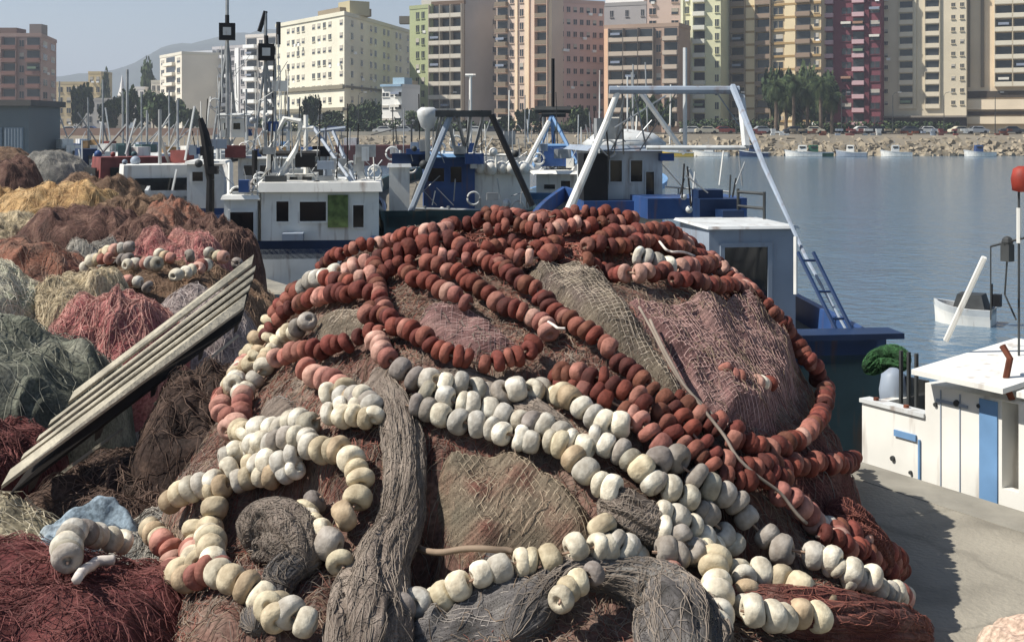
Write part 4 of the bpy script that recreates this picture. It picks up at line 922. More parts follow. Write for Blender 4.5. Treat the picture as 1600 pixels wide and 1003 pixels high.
# --- middle blue boat with black gantry
Bm = BT('fishing_boat', 'blue wheelhouse fishing boat with dark A-frame gantry behind the heap crest', (-.9, 21.5, 0), .1)
Bm.hull(12, 3.3, 1.0, 1.5, m_teal, m_teal, bow=.6, blw=.3)
Bm.house(662, 742, 246, 335, 23.5, 2.2, m_blue, [(668, 695, 262, 285), (703, 722, 260, 286)], roof=m_lblue)
Bm.house(742, 828, 264, 335, 23.8, 2.0, m_white, name='deckhouse', roof=m_white2, over=.08)
mb = MB()
for i in range(5): q = Bm.p(750 + i * 17, 262, 23.7); mb.ball(q, .13 + .03 * (i % 2), 6)
Bm.part('white_fenders', mb, m_white, smooth=True)
Bm.house(608, 640, 262, 345, 23.0, .5, m_white, name='funnel', roof=m_white2, over=.04)
g = empty('gantry', (0, 0, 0)); g.parent = Bm.o
mb = MB(); q0, q1 = Bm.p(680, 178, 22.5), Bm.p(768, 178, 22.5); mb.box(tuple((q0 + q1) / 2), ((q1 - q0).x, .14, .12)); Bm.part('top_beam', mb, m_dgrey, g)
Bm.bar('leg', [Bm.p(768, 180, 22.5), Bm.p(832, 322, 22.3)], .06, m_black, parent=g)
Bm.bar('leg', [Bm.p(704, 180, 22.5), Bm.p(640, 335, 22.3)], .06, m_greyp, parent=g)
Bm.bars('strut', [[Bm.p(x, 182, 22.5), Bm.p(x2, 240, 23.5)] for x, x2 in ((690, 676), (715, 728), (735, 728), (700, 712), (755, 740))], .035, m_steel, parent=g)
Bm.bars('mast', [[Bm.p(735, 120, 23.8), Bm.p(735, 250, 23.8)], [Bm.p(727, 118, 23.8), Bm.p(743, 118, 23.8)]], .03, m_white)
mb = MB(); q = Bm.p(668, 178, 22.8); mb.lathe([(.04, -.9), (.05, -.3), (.12, -.25), (.19, -.05), (.2, .05), (.12, .12)], 12, tuple(q)); Bm.part('searchlight', mb, m_white2, smooth=True)
Bm.bars('stanchions', [[Bm.p(x, 235, 23.6), Bm.p(x, 262, 23.6)] for x in (625, 638, 692, 752, 775, 800)] + [[Bm.p(690, 240, 23.6), Bm.p(800, 243, 23.6)]], .03, m_white)
Bm.bars('deck_gear', [[Bm.p(x, 322, 22.6), Bm.p(x + 4, 345, 22.6)] for x in (645, 663, 700, 790)] + [[Bm.p(640, 326, 22.6), Bm.p(800, 330, 22.6)]], .03, m_steel)
mb = MB(); mb.box(tuple(Bm.p(655, 250, 23.4)), (.4, .3, .25)); mb.box(tuple(Bm.p(633, 248, 23.2)), (.5, .3, .2)); Bm.part('navy_cover', mb, m_dblue)
# --- white boat with blue tripod mast
Bw = BT('fishing_boat', 'white fishing boat with blue pyramid mast right of the blue wheelhouse boat', (1.15, 24.5, 0), -.25)
Bw.hull(9, 2.7, 1.15, 1.5, m_white, m_lblue, bow=.5, blw=.3)
Bw.house(838, 925, 272, 345, 25.5, 2.0, m_white, [(850, 868, 288, 296), (876, 892, 282, 296)], roof=m_white, over=.15)
mb = MB(); q = [Bw.p(870, 258, 26.5), Bw.p(935, 245, 26.5)]; mb.tube([q[0], q[1]], [.28, .18], 10); Bw.part('covered_raft', mb, m_white, smooth=True)
Bw.bars('tripod_mast', [[Bw.p(862, 180, 26.5), Bw.p(x, y, Y)] for x, y, Y in ((832, 262, 25.8), (905, 262, 25.8), (868, 262, 27.3))] + [[Bw.p(845, 228, 26.1), Bw.p(888, 228, 26.1)]], .045, m_lblue)
Bw.bar('white_boom', [Bw.p(858, 190, 25.3), Bw.p(800, 300, 24.8)], .05, m_white)
mb = MB(); mb.prism([(Bw.p(845, 235, 26).x, Bw.p(845, 235, 26).y), (Bw.p(895, 235, 26).x, Bw.p(895, 235, 26).y), (Bw.p(895, 235, 27).x, Bw.p(895, 235, 27).y), (Bw.p(845, 235, 27).x, Bw.p(845, 235, 27).y)], Bw.p(0, 260, 26).z, Bw.p(0, 232, 26).z); Bw.part('flybridge', mb, m_blue)
Bw.bar('antenna_mast', [Bw.p(864, 92, 26.5), Bw.p(864, 182, 26.5)], .04, m_black)
Bw.bars('crosstree', [[Bw.p(836, 172, 26.5), Bw.p(892, 172, 26.5)], [Bw.p(846, 178, 26.5), Bw.p(884, 178, 26.5)]], .08, m_dgrey)
# --- white wheelhouse boat at left
Bl = BT('fishing_boat', 'white wheelhouse fishing boat with dark front windows left of the heap', (-3.35, 19.8, 0), .1)
Bl.hull(11, 2.5, .62, 1.2, m_white2, m_dblue, bow=.6, blw=.3)
h_ = Bl.house(408, 592, 300, 410, 20.6, 2.4, m_white, [(431, 452, 314, 347), (467, 511, 314, 347), (551, 569, 320, 356, 'door')], roof=m_white, over=.06, ry=.16)
mb = MB(); q = Bl.on(528, 330, h_[1] - .03); mb.box(tuple(q), (.34, .05, .55)); Bl.part('green_net_curtain', mb, mat('green_cloth', lin((96, 112, 66)), .9, .4, 9))
mb = MB(); q = Bl.on(458, 380, h_[1] - .2); mb.box(tuple(q), (.34, .3, .34)); Bl.part('blue_locker', mb, m_greyp)
Bl.house(350, 402, 312, 420, 20.4, 1.2, m_white2, [(358, 398, 330, 372, 'opening')], name='side_shelter', roof=m_white, over=.05)
Bl.house(445, 495, 272, 290, 21.6, .9, m_white, [(452, 466, 276, 285), (472, 488, 276, 285)], name='flybridge')
Bl.bars('mast', [[Bl.p(478, 180, 21.8), Bl.p(478, 275, 21.8)], [Bl.p(466, 200, 21.8), Bl.p(490, 200, 21.8)], [Bl.p(470, 238, 21.8), Bl.p(500, 238, 21.8)]], .045, m_white)
Bl.bars('radar_arch', [[Bl.p(404, 290, 21), Bl.p(420, 262, 21), Bl.p(421, 235, 21), Bl.p(445, 185, 21), Bl.p(470, 190, 21)], [Bl.p(430, 285, 21), Bl.p(462, 235, 21), Bl.p(470, 192, 21)]], .05, m_white)
Bl.bars('a_frame', [[Bl.p(520, 205, 22), Bl.p(582, 350, 20.8)], [Bl.p(508, 200, 22), Bl.p(508, 290, 22)], [Bl.p(498, 205, 22), Bl.p(540, 200, 22)], [Bl.p(490, 200, 22), Bl.p(560, 300, 21)]], .035, m_greyp)
Bl.bars('boom_and_stays', [[Bl.p(410, 240, 21.5), Bl.p(500, 240, 21.5)], [Bl.p(398, 235, 21.5), Bl.p(398, 290, 21.5)]], .05, m_black)
for q in (495, 415): mb = MB(); mb.ball(Bl.p(q, 290, 20.9), .09, 6); Bl.part('deck_lamp', mb, m_black)
# white box boat farther left
Bx = BT('fishing_boat', 'white box cabin boat behind the black davit post', (-6.4, 25.2, 0), .15)
Bx.hull(9, 2.4, .8, .8, m_white2, m_blue, bow=.6, blw=.3)
Bx.house(292, 350, 257, 345, 26, 1.6, m_white2, [(300, 318, 268, 284)], roof=m_white, over=.05)
Bx.bars('hull_props', [[Bx.p(352, 258, 25.7), Bx.p(372, 330, 25.4)], [Bx.p(360, 255, 25.7), Bx.p(360, 320, 25.4)]], .07, m_white)
# tall mast boat behind
Bt = BT('fishing_boat', 'larger grey-white boat with two tall masts carrying dark square lamps', (-6.8, 29, 0), .2)
Bt.hull(14, 4.4, 1.0, 1.7, m_dgrey, m_white2, bow=.6, blw=.3)
Bt.house(372, 470, 248, 330, 30.5, 2.5, m_white2, [(380, 396, 258, 275), (405, 425, 258, 275)], roof=m_white2)
Bt.house(345, 382, 186, 215, 31.5, 1.2, m_white, [(350, 358, 192, 203), (364, 376, 192, 203)], name='crow_nest', roof=m_white2, over=.03)
for (x, yt, yb) in ((355, -10, 260), (415, 18, 300)): Bt.bar('mast', [Bt.p(x, yt, 31), Bt.p(x, yb, 31)], .05, m_steel)
for (x, y) in ((355, 50), (416, 82)):
    mb = MB(); q = Bt.p(x, y, 30.8); mb.box(tuple(q), (.4, .3, .42), k=0); mb.box((q.x, q.y - .16, q.z), (.2, .03, .2), k=1); mb.tube([(q.x, q.y, q.z + .2), (q.x, q.y, q.z + .42)], .06, 6, k=0); Bt.part('square_lamp', mb, [m_black, m_white2])
Bt.bars('aerial', [[Bt.p(405, 50, 31), Bt.p(415, 18, 31)], [Bt.p(435, 35, 31), Bt.p(435, 70, 31)]], .06, m_black)
Bt.bars('lattice_stays', [[Bt.p(355, 60, 31), Bt.p(x, 186, 31.5)] for x in (340, 368)] + [[Bt.p(355, 70, 31), Bt.p(330, 240, 31)], [Bt.p(415, 95, 31), Bt.p(440, 240, 31)], [Bt.p(415, 95, 31), Bt.p(395, 240, 31)], [Bt.p(430, 100, 31), Bt.p(430, 240, 31)]], .035, m_steel)
Bt.bars('upper_frame', [[Bt.p(340, 215, 31), Bt.p(340, 250, 31)], [Bt.p(385, 180, 31), Bt.p(385, 250, 31)], [Bt.p(340, 180, 31), Bt.p(392, 180, 31)], [Bt.p(410, 205, 31), Bt.p(450, 205, 31)], [Bt.p(450, 205, 31), Bt.p(450, 248, 31)]], .05, m_white2)
mb = MB(); mb.box(tuple(Bt.p(368, 237, 30.2)), (.5, .4, .3)); Bt.part('red_bundle', mb, m_dred)
# black davit post on the quay
q = P(327, 330, 21.2); q.z = 0
dv = empty('davit_post', q, 0, 'black davit post standing on the quay edge left of the white boats', 'davit')
mb = MB(); mb.tube([(0, 0, 0), (.02, 0, 1.55)], [.09, .07], 8); mb.build('post', m_black, dv)
mb = MB(); mb.tube([(.02, 0, 1.55), (-.02, 0, 2.0), (-.08, 0, 2.35), (-.16, 0, 2.62)], [.07, .10, .08, .05], 8); mb.box((-.04, 0, 2.05), (.2, .16, .16)); mb.box((.06, 0, 1.72), (.18, .16, .14)); mb.build('winch_head', m_black, dv)

def rnd_(t): return (len(t) * 37 % 11 - 5) * .12
def clutter(b, n, x0, x1, y0, y1, Y0, Y1, seed, hgt=(.3, 1.2)):
    rr = random.Random(seed); ms = [m_white, m_white2, m_steel, m_dgrey, m_black, m_blue, m_greyp, m_steel]
    for i in range(n):
        px, py, Y = rr.uniform(x0, x1), rr.uniform(y0, y1), rr.uniform(Y0, Y1); q = b.p(px, py, Y); k = rr.choice((0, 0, 1, 2, 3, 3, 4, 5, 6, 6, 6)); mb = MB()
        if k <= 2: mb.tube([q, q + Vector((rr.uniform(-.06, .06), 0, rr.uniform(*hgt)))], .011, 4); b.part('antenna', mb, rr.choice(ms[:5]))
        elif k == 3: mb.box(tuple(q), (rr.uniform(.12, .4), .2, rr.uniform(.1, .3))); b.part('gear_box', mb, rr.choice(ms))
        elif k == 4: mb.ball(q, rr.uniform(.04, .09), 6); b.part('lamp', mb, rr.choice(ms[:4]), smooth=True)
        elif k == 5:
            mb.tube([q + Vector((math.cos(a * .3927) * .12, 0, math.sin(a * .3927) * .12)) for a in range(17)], .022, 6, cap=False); b.part('life_ring', mb, rr.choice([m_white2, m_white]), smooth=True)
        else: mb.tube([q, b.p(px + rr.uniform(-35, 35), py - rr.uniform(10, 45), Y)], .008, 4); b.part('stay', mb, m_steel)
clutter(Bl, 60, 405, 590, 235, 290, 20.8, 22.5, 1)
clutter(Bl, 10, 352, 405, 285, 310, 20.4, 21.2, 2)
clutter(Bt, 70, 335, 450, 120, 245, 30, 32, 3, (.5, 1.6))
clutter(Bx, 12, 290, 350, 225, 256, 25.5, 26.5, 4)
clutter(Bm, 55, 610, 830, 215, 262, 22.8, 24.5, 5)
clutter(Bm, 16, 640, 830, 300, 335, 22.3, 23.2, 6, (.2, .5))
clutter(Bw, 40, 832, 930, 225, 275, 25.2, 26.8, 7)
clutter(T, 20, 920, 1060, 200, 250, 15.6, 17.5, 8)
clutter(T, 14, 1060, 1160, 285, 330, 13.8, 15.5, 9, (.2, .5))
def small_boat(label, px, Y, L=6, W=2.1, rz=0., mh=None, ms=None, mc=None, mast=2.2, z0=-.55, group='small boats moored far along the quay', cab=True, extra=None, awn=None, ks=1):
    b = BT('small_boat', label, (( px - 800) / F * Y, Y, 0), rz, 'boat', group)
    b.hull(L, W, WATER + .75, WATER + 1.15, mh, ms, y0=-L / 2, zk=WATER - .4, blw=.3)
    if cab:
        mb = MB(); mb.prism([(-W * .3, -L * .1), (W * .3, -L * .1), (W * .26, L * .16), (-W * .26, L * .16)], WATER + .46, WATER + 1.9, top=[(-W * .27, -L * .09), (W * .27, -L * .09), (W * .22, L * .13), (-W * .22, L * .13)])
        c = b.part('cabin', mb, mc or m_white)
        mb = MB(); mb.box((0, -L * .1 - .01, WATER + 1.55), (W * .42, .03, .32)); mb.box((W * .29, L * .02, WATER + 1.55), (.03, L * .16, .3)); mb.box((-W * .29, L * .02, WATER + 1.55), (.03, L * .16, .3)); b.part('window', mb, m_glass, c)
    b.bars('mast', [[(0, L * .05, WATER + .5), (0, L * .05, WATER + 1.9 + mast * (.55 + .08 * (len(label) % 7)))], [(0, L * .05, WATER + 1.1 + mast * .8), (rnd_(label), L * .3, WATER + 1.0 + mast * .4)]], .028, m_steel)
    if awn:
        mb = MB(); mb.box((0, -L * .28, WATER + 1.75), (W * .8, L * .3, .06))
        for sx in (-1, 1):
            for sy in (-.14, .14): mb.tube([(sx * W * .36, -L * .28 + sy * L, WATER + .5), (sx * W * .36, -L * .28 + sy * L, WATER + 1.72)], .03, 4)
        b.part('awning', mb, awn)
    if ks > 1:
        rr = random.Random(len(label) * 7 + int(px)); cs = [m_blue, m_lblue, m_white, m_white2, m_dred, m_teal, m_greyp, m_dgrey, m_rock2, m_green]
        for i in range(22):
            q = Vector((rr.uniform(-W * .42, W * .42), rr.uniform(-L * .45, L * .4), WATER + rr.uniform(.6, 1.3))); k = rr.randrange(5); mb = MB()
            if abs(q.x) < W * .3 and -.12 * L < q.y < .18 * L: q.z = WATER + 1.95
            if k == 0: mb.tube([q, q + Vector((rr.uniform(-.2, .2), 0, rr.uniform(.3, 1.1)))], .018, 4); b.part('antenna', mb, rr.choice(cs[2:4]))
            elif k <= 2: mb.box(tuple(q), (rr.uniform(.15, .5), rr.uniform(.15, .5), rr.uniform(.1, .35)), rr.uniform(0, 1)); b.part('gear_box', mb, rr.choice(cs))
            elif k == 3: mb.ball(q, rr.uniform(.04, .08), 6); b.part('fender', mb, rr.choice(cs), smooth=True)
            else: mb.tube([q, q + Vector((rr.uniform(-.8, .8), 0, rr.uniform(.2, .9)))], .014, 4); b.part('stay', mb, m_steel)
    b.o.scale = (ks,) * 3; b.o.location.z = WATER * (1 - ks)
    return b
for a in [
 ('small blue hulled boat beside the brown net piles', 255, 40, 7, 2.4, .5, m_blue, m_white, m_white, 2.5),
 ('small white boat with a dull red cabin left of the davit post', 205, 52, 8, 2.6, .6, m_white, m_white2, m_dred, 3),
 ('teal boat with white cabin in the left row', 235, 62, 8, 2.8, .6, m_teal, m_white2, m_white, 3),
 ('slate green hulled boat in the left row of small boats', 195, 66, 8, 2.6, .5, m_teal, m_white, m_white2, 2.6),
 ('navy boat with dark cabin in the left row', 165, 76, 9, 3, .6, m_dblue, m_white2, m_dblue, 3.2),
 ('white boat with blue awning in the left row', 285, 60, 8, 2.8, .7, m_white, m_blue, m_white2, 3.2),
 ('grey boat with tall mast far in the left row', 140, 95, 10, 3.2, .5, m_greyp, m_dblue, m_white, 4),
 ('white boat with maroon stripe farther in the left row', 225, 90, 9, 3, .6, m_white2, m_red, m_white, 3.4),
 ('dark green boat farther in the left row', 270, 84, 9, 3, .7, m_green, m_white, m_white2, 3.4),
 ('blue and white boat next to the grey shed', 95, 105, 11, 3.6, .5, m_dblue, m_white, m_blue, 4),
 ('black hulled boat beyond the tall masted boat', 390, 70, 10, 3.4, .5, m_black, m_red, m_white2, 3.4),
 ('pale boat seen under the radar arch of the wheelhouse boat', 455, 60, 9, 3, .4, m_white2, m_blue, m_white, 3)]:
    small_boat(a[0], a[1], a[2] * .8, a[3] * .6, *a[4:5], *a[5:9], a[9] * .6 if len(a) > 9 else 1.5, awn=m_blue if 'awning' in a[0] else None, ks=1.75)
# dark red barge and far jetty
Bg = BT('barge', 'long dark red barge moored across the harbour in the middle', tuple(P(605, 205, 150)), math.radians(-90), 'barge', None)
mb = MB(); mb.prism([(-3, -5.5), (3, -5.5), (3, 5.5), (-3, 5.5)], WATER - .6, 1.35 - 1.9 + 1.2, top=[(-3.2, -6), (3.2, -6), (3.2, 6), (-3.2, 6)])
Bg.o.location.z = 0; Bg.part('hull', mb, mat('dark_red_hull', lin((88, 44, 42)), .7, .3, .6))
mb = MB(); mb.box((0, -4.4, 1.1), (3, 1.5, .9)); Bg.part('deckhouse', mb, m_white2)
mb = MB(); mb.tube([(0, 3, .6), (0, 3, 3.2)], .12, 6); mb.tube([(0, 3, 3.2), (0, -2, 1.9)], .08, 6); Bg.part('derrick', mb, m_dgrey)

# ------------------------------------------------------------------ buildings
m_wglass = mat('facade_glass', lin((52, 56, 60)), .2, .4, .4, spec=.5)
m_shut = mat('roller_shutter', lin((176, 170, 158)), .7, .15, .5)
WM = {}
def wall_mat(c):
    k = 'render_%02x%02x%02x' % c
    g_ = sum(c) / 3; c = tuple(v * .78 + g_ * .22 for v in c)
    return mat(k, lin(tuple(min(235, int(v * 1.08)) for v in c)), .9, .09, .12, detail=9)
class Bld:
    def __init__(s, label, A, B, C=None, z0=2.2, ztop=30, wall=(200, 190, 160), depth=14, name='apartment_building', cat='building', roof=(150, 140, 130), side=None):
        """A-B: facade on the ground plan, left to right; with C: A-B then B-C (corner at B)"""
        s.A, s.B, s.C = Vector(A), Vector(B), Vector(C) if C else None; s.z0, s.z1 = z0, ztop
        if not C:
            w_ = (s.B - s.A).length; s.A = s.A * (1 + (.42 if s.A.x > 12 else .1) * w_ / s.A.length)
        d = (s.B - s.A).normalized(); back = Vector((-d.y, d.x))
        if C: pts = [s.A, s.B, s.C, s.A + s.C - s.B]
        else: pts = [s.A, s.B, s.B + back * depth, s.A + back * depth]
        o = sum(pts, Vector((0, 0))) / len(pts); s.org = Vector((o.x, o.y, 0))
        s.root = empty(name, s.org, 0, label, cat)
        s.wm = wall_mat(wall); mb = MB(); mb.prism([(p.x - o.x, p.y - o.y) for p in pts], z0 - 1.5, ztop)
        s.wall = mb.build('wall', s.wm, s.root)
        mb = MB(); c = Vector((0, 0)); q = [(p.x - o.x, p.y - o.y) for p in pts]
        mb.prism([(x * 1.015, y * 1.015) for x, y in q], ztop + .01, ztop + .9); s.roof = mb.build('parapet', wall_mat(tuple(int(v * .95) for v in wall)), s.root)
        s.nw = 0; s.extra = {}
    def frame(s, seg):
        A, B = (s.A, s.B) if seg == 0 else (s.B, s.C)
        d = (B - A); L = d.length; d.normalize(); n = Vector((d.y, -d.x))
        return A, d, n, L
    def facade(s, bays, seg=0, f=3.0, zb=None, zt=None, col=None, win=(.5, .5), bal=(160, 120, 100), rail=None, bd=1.1, shut=.35, sd=1):
        """bays: string; w window, W wide window, b balcony, l loggia strip, . blank, p painted pier, | thin pier"""
        rr = random.Random(sd); A, d, n, L = s.frame(seg); zb = zb if zb is not None else s.z0 + 1; zt = zt or s.z1
        ang = math.atan2(d.y, d.x); wd = {'.': 1, 'w': 1, 'W': 1.5, 'b': 1.7, 'l': 1.7, 'p': .6, '|': .35, 'q': 1.2}
        tot = sum(wd[c] for c in bays); u = 0; rows = int((zt - zb) / f); f = (zt - zb) / rows
        mw = {}
        def proto(kind, w, hgt):
            key = (kind, round(w, 2), round(hgt, 2), bal, rail)
            if key in s.extra: return s.extra[key]
            mb = MB()
            if kind == 'w':
                mb.box((0, -.03, 0), (w + .2, .06, hgt + .2), k=0); mb.box((0, -.07, 0), (w, .04, hgt), k=1); mb.box((0, -.1, 0), (.07, .04, hgt), k=0); mb.box((0, -.12, -hgt / 2 - .12), (w + .3, .22, .1), k=0)
                ms = [s.wm, m_wglass]
            elif kind == 's':
                mb.box((0, -.03, 0), (w + .2, .06, hgt + .2), k=0); mb.box((0, -.07, -hgt * .3), (w, .04, hgt * .4), k=1); mb.box((0, -.08, hgt * .2), (w, .06, hgt * .6), k=2)
                ms = [s.wm, m_wglass, m_shut]
            else:
                mb.box((0, -.05, .1), (w * .9, .06, hgt * .78), k=1)
                mb.box((0, -bd / 2, -hgt / 2 + .08), (w, bd, .16), k=0); mb.box((0, -bd, -hgt / 2 + .6), (w, .08, .95), k=2)
                for sg in (-1, 1): mb.box((sg * w / 2, -bd / 2, -hgt / 2 + .6), (.08, bd - .1, .95), k=2)
                if kind == 'l':
                    for sg in (-1, 1): mb.box((sg * (w / 2 + .1), -bd / 2, 0), (.12, bd, hgt), k=0)
                ms = [wall_mat(bal), m_wglass, wall_mat(rail or bal)]
            s.extra[key] = mb.mesh({'w': 'window', 's': 'shuttered_window'}.get(kind, 'balcony'), ms); return s.extra[key]
        stuff = {}
        for c in bays:
            w = wd[c] / tot * L; cx = u + w / 2; u += w
            if c == '.': continue
            if c in 'p|q':
                p = A + d * cx - Vector(s.org[:2]); mb = MB(); mb.box((p.x + n.x * .18, p.y + n.y * .18, (zb + zt) / 2), (w * .96, .36, zt - zb), ang)
                mb.build('pier' if c != 'q' else 'painted_panel', wall_mat(col or bal), s.root); continue
            for r in range(rows):
                z = zb + f * (r + .5); p = A + d * cx - Vector(s.org[:2])
                if c in 'wW':
                    ww = w * win[0] * (1.4 if c == 'W' else 1); hh = f * win[1]; me = proto('s' if rr.random() < shut else 'w', ww, hh)
                else: me = proto(c, w * .94, f)
                loc = (p.x, p.y, z)
                if c in 'blW' and rr.random() < .16:
                    kx = ('awn', rr.randrange(4))
                    if kx not in s.extra:
                        mb = MB(); mb.box((0, -.75, .5), (2.2, 1.3, .08)); mb.box((0, -1.4, .25), (2.2, .06, .5)); s.extra[kx] = mb.mesh('awning', wall_mat([(196, 190, 176), (110, 130, 104), (150, 110, 84), (120, 130, 146)][kx[1]]))
                    link('awning', s.extra[kx], s.root, (p.x, p.y, z), (0, 0, ang))
                elif rr.random() < .07:
                    if 'ac' not in s.extra:
                        mb = MB(); mb.box((0, -.3, -.9), (.9, .4, .6)); s.extra['ac'] = mb.mesh('air_conditioner', wall_mat((214, 214, 210)))
                    link('air_conditioner', s.extra['ac'], s.root, (p.x + rr.uniform(-.8, .8), p.y, z), (0, 0, ang))
                if s.nw < 96: link(me.name.split('.')[0], me, s.root, loc, (0, 0, ang)); s.nw += 1
                else: stuff.setdefault(me.name, [me, []])[1].append((loc, ang))
        for k, (me, lst) in stuff.items():
            mb = MB(); vs = [v.co.copy() for v in me.vertices]; fs = [tuple(p.vertices) for p in me.polygons]; mi = [p.material_index for p in me.polygons]
            for loc, an in lst:
                M = Matrix.Translation(loc) @ Matrix.Rotation(an, 4, 'Z'); o = len(mb.v)
                mb.v += [tuple(M @ v) for v in vs]; mb.f += [tuple(i + o for i in f_) for f_ in fs]; mb.m += mi
            ob = mb.build(me.name.split('.')[0], list(me.materials), s.root); ob['kind'] = 'stuff'
    def band(s, z, h, col, seg=0, out=.5, name='ledge', u0=0, u1=1):
        A, d, n, L = s.frame(seg); p = A + d * L * (u0 + u1) / 2 - Vector(s.org[:2]); mb = MB()
        mb.box((p.x + n.x * out / 2, p.y + n.y * out / 2, z), (L * (u1 - u0) + .2, out, h), math.atan2(d.y, d.x)); mb.build(name, wall_mat(col), s.root)
    def roofbox(s, fx, fy, w, dd, h, col=(170, 160, 150), name='roof_hut'):
        A, d, n, L = s.frame(0); p = A + d * L * fx - n * fy - Vector(s.org[:2]); mb = MB()
        mb.box((p.x, p.y, s.z1 + .9 + h / 2), (w, dd, h), math.atan2(d.y, d.x)); mb.build(name, wall_mat(col), s.root, )
def G(px, Y): return ((px - 800) / F * Y, Y)
def ZT(py, Y): return EYE - (py - YH) / F * Y
# shed at the left edge
sd_ = empty('harbour_shed', (P(5, 205, 72).x, 74, 0), 0, 'low grey harbour shed with corrugated doors at the left edge', 'shed')
mb = MB(); mb.box((-1, 0, 1.4), (5.4, 5, 5.0)); mb.build('wall', wall_mat((108, 114, 114)), sd_)
mb = MB(); mb.box((-1, 0, 4.05), (5.9, 5.6, .35)); mb.build('roof', wall_mat((96, 92, 88)), sd_)
for i in range(4):
    mb = MB(); mb.box((-2.9 + i * 1.25, -2.53, 1.0), (1.1, .08, 3.2))
    for j in range(6): mb.box((-3.35 + i * 1.25 + j * .18, -2.59, 1.0), (.06, .05, 3.1))
    mb.build('door', wall_mat((128, 138, 144)), sd_)
Yb = 300
b = Bld('pinkish brown brick tower block at the left edge', G(-60, Yb), G(64, Yb), G(88, Yb + 22), z0=2.4, ztop=ZT(58, Yb), wall=(158, 128, 116))
b.facade('lw.wlwb', f=2.9, bal=(150, 118, 104), rail=(132, 92, 80)); b.facade('ww', seg=1, f=2.9); b.roofbox(.4, 6, 9, 6, 1.6, (110, 90, 80)); b.roofbox(.85, 6, 3, 4, 2.6, (120, 110, 104))
b = Bld('white and grey apartment row with pale balconies left of the cream block', G(250, 390), G(284, 372), None, z0=3, ztop=ZT(88, 380), wall=(206, 198, 178)); b.facade('wbw', f=2.9, bal=(210, 200, 180))
b = Bld('blue grey apartment block in the white row', G(284, 385), G(332, 378), None, z0=3, ztop=ZT(84, 380), wall=(156, 160, 168)); b.facade('w|wb|w', f=2.8, bal=(170, 172, 176), col=(214, 214, 210))
b = Bld('grey block with white stair strips behind the tall masts', G(332, 380), G(384, 372), None, z0=3, ztop=ZT(76, 375), wall=(166, 162, 162)); b.facade('wlwpw', f=2.8, bal=(196, 196, 196), col=(216, 216, 212))
b = Bld('white block with stacked balconies beside the cream block', G(384, 350), G(432, 345), None, z0=3, ztop=ZT(58, 347), wall=(202, 194, 184)); b.facade('bwb', f=2.9, bal=(222, 220, 214), bd=1.4)
# cream corner block
b = Bld('large cream corner building with green-shaded flank', G(432, 300), G(538, 268), G(640, 318), z0=2.6, ztop=ZT(27, 272), wall=(206, 200, 176))
b.facade('w.wwww.wwww.w', f=2.75, zb=8, win=(.5, .42), shut=.6); b.facade('.w.w.ww.ww.ww.w', seg=1, f=2.75, zb=8, win=(.45, .5))
for z in (12.2, 7.2): b.band(z, .9, (120, 112, 92), 0, .5); b.band(z, .5, (110, 104, 88), 1, .4)
b.roofbox(.62, 7, 12, 8, 1.8, (130, 116, 92)); b.roofbox(.75, 7, 6, 5, 3.2, (170, 158, 120))
b.facade('bbbb', zb=2.8, zt=6.6, f=3.6, bal=(206, 196, 156))
mb = MB(); p = Vector((*G(634, 300), 0)) - b.org; mb.box((p.x, p.y, b.z1 + 1.8), (3, 3, 1.8)); mb.build('roof_hut', wall_mat((120, 112, 100)), b.root)
# small white house with blue roof
b = Bld('small white house with pale blue roof in front of the cream block', G(597, 262), G(628, 260), None, z0=2.4, ztop=ZT(138, 260), wall=(216, 214, 206), name='house', cat='house', depth=7)
b.facade('WwW', f=2.4, win=(.6, .3)); b.band(b.z1 + .6, .5, (120, 152, 176), 0, .6, 'roof_edge'); b.roofbox(.7, 2.5, 3, 3, 1.4, (130, 160, 180))
b = Bld('low ochre house between white house and green tower', G(627, 268), G(644, 268), None, z0=2.4, ztop=ZT(132, 268), wall=(176, 160, 130), name='house', cat='house', depth=7); b.facade('ww', f=2.6)
# green tower with balconies
b = Bld('lime green stair tower with white framed windows', G(640, 290), G(674, 286), None, z0=2.4, ztop=ZT(14, 288), wall=(150, 158, 112), depth=14); b.facade('.ww.', f=2.8, win=(.55, .5), shut=.1); b.roofbox(.5, 5, 4, 4, 1.6, (146, 160, 100))
b = Bld('brown apartment block with cream slab balconies next to the green tower', G(674.3, 286), G(725, 283), None, z0=2.4, ztop=ZT(8, 285), wall=(112, 88, 70), depth=14); b.facade('lbl', f=2.95, bal=(170, 158, 138), rail=(186, 176, 158), bd=1.5); b.roofbox(.5, 6, 6, 5, 2, (90, 78, 70))
b = Bld('plain grey windowless slab building', G(725.4, 282), G(776, 292), None, z0=2.4, ztop=ZT(-25, 285), wall=(160, 154, 148), depth=14); b.facade('.....w', f=3, win=(.5, .35), zb=10)
b = Bld('peach apartment tower with open balconies and cream piers', G(776, 280), G(862, 274), None, z0=2.4, ztop=ZT(-12, 277), wall=(196, 172, 152), depth=14)
b.facade('bw|wp.l|', f=2.95, bal=(206, 168, 140), rail=(120, 104, 84), col=(226, 196, 160), bd=1.2)
b = Bld('salmon pink block with a regular grid of small windows', G(862.4, 276), G(944, 284), None, z0=2.4, ztop=ZT(6, 280), wall=(198, 158, 144), depth=14); b.facade('wwwwwwww', f=2.7, win=(.5, .42), shut=.3)
b = Bld('mid rise with orange pier and dark glazed balconies', G(944.4, 268), G(1060, 268), None, z0=2.4, ztop=ZT(42, 268), wall=(168, 138, 116), depth=10); b.facade('plllwb', f=2.9, bal=(140, 128, 112), col=(226, 178, 138), rail=(176, 158, 138))
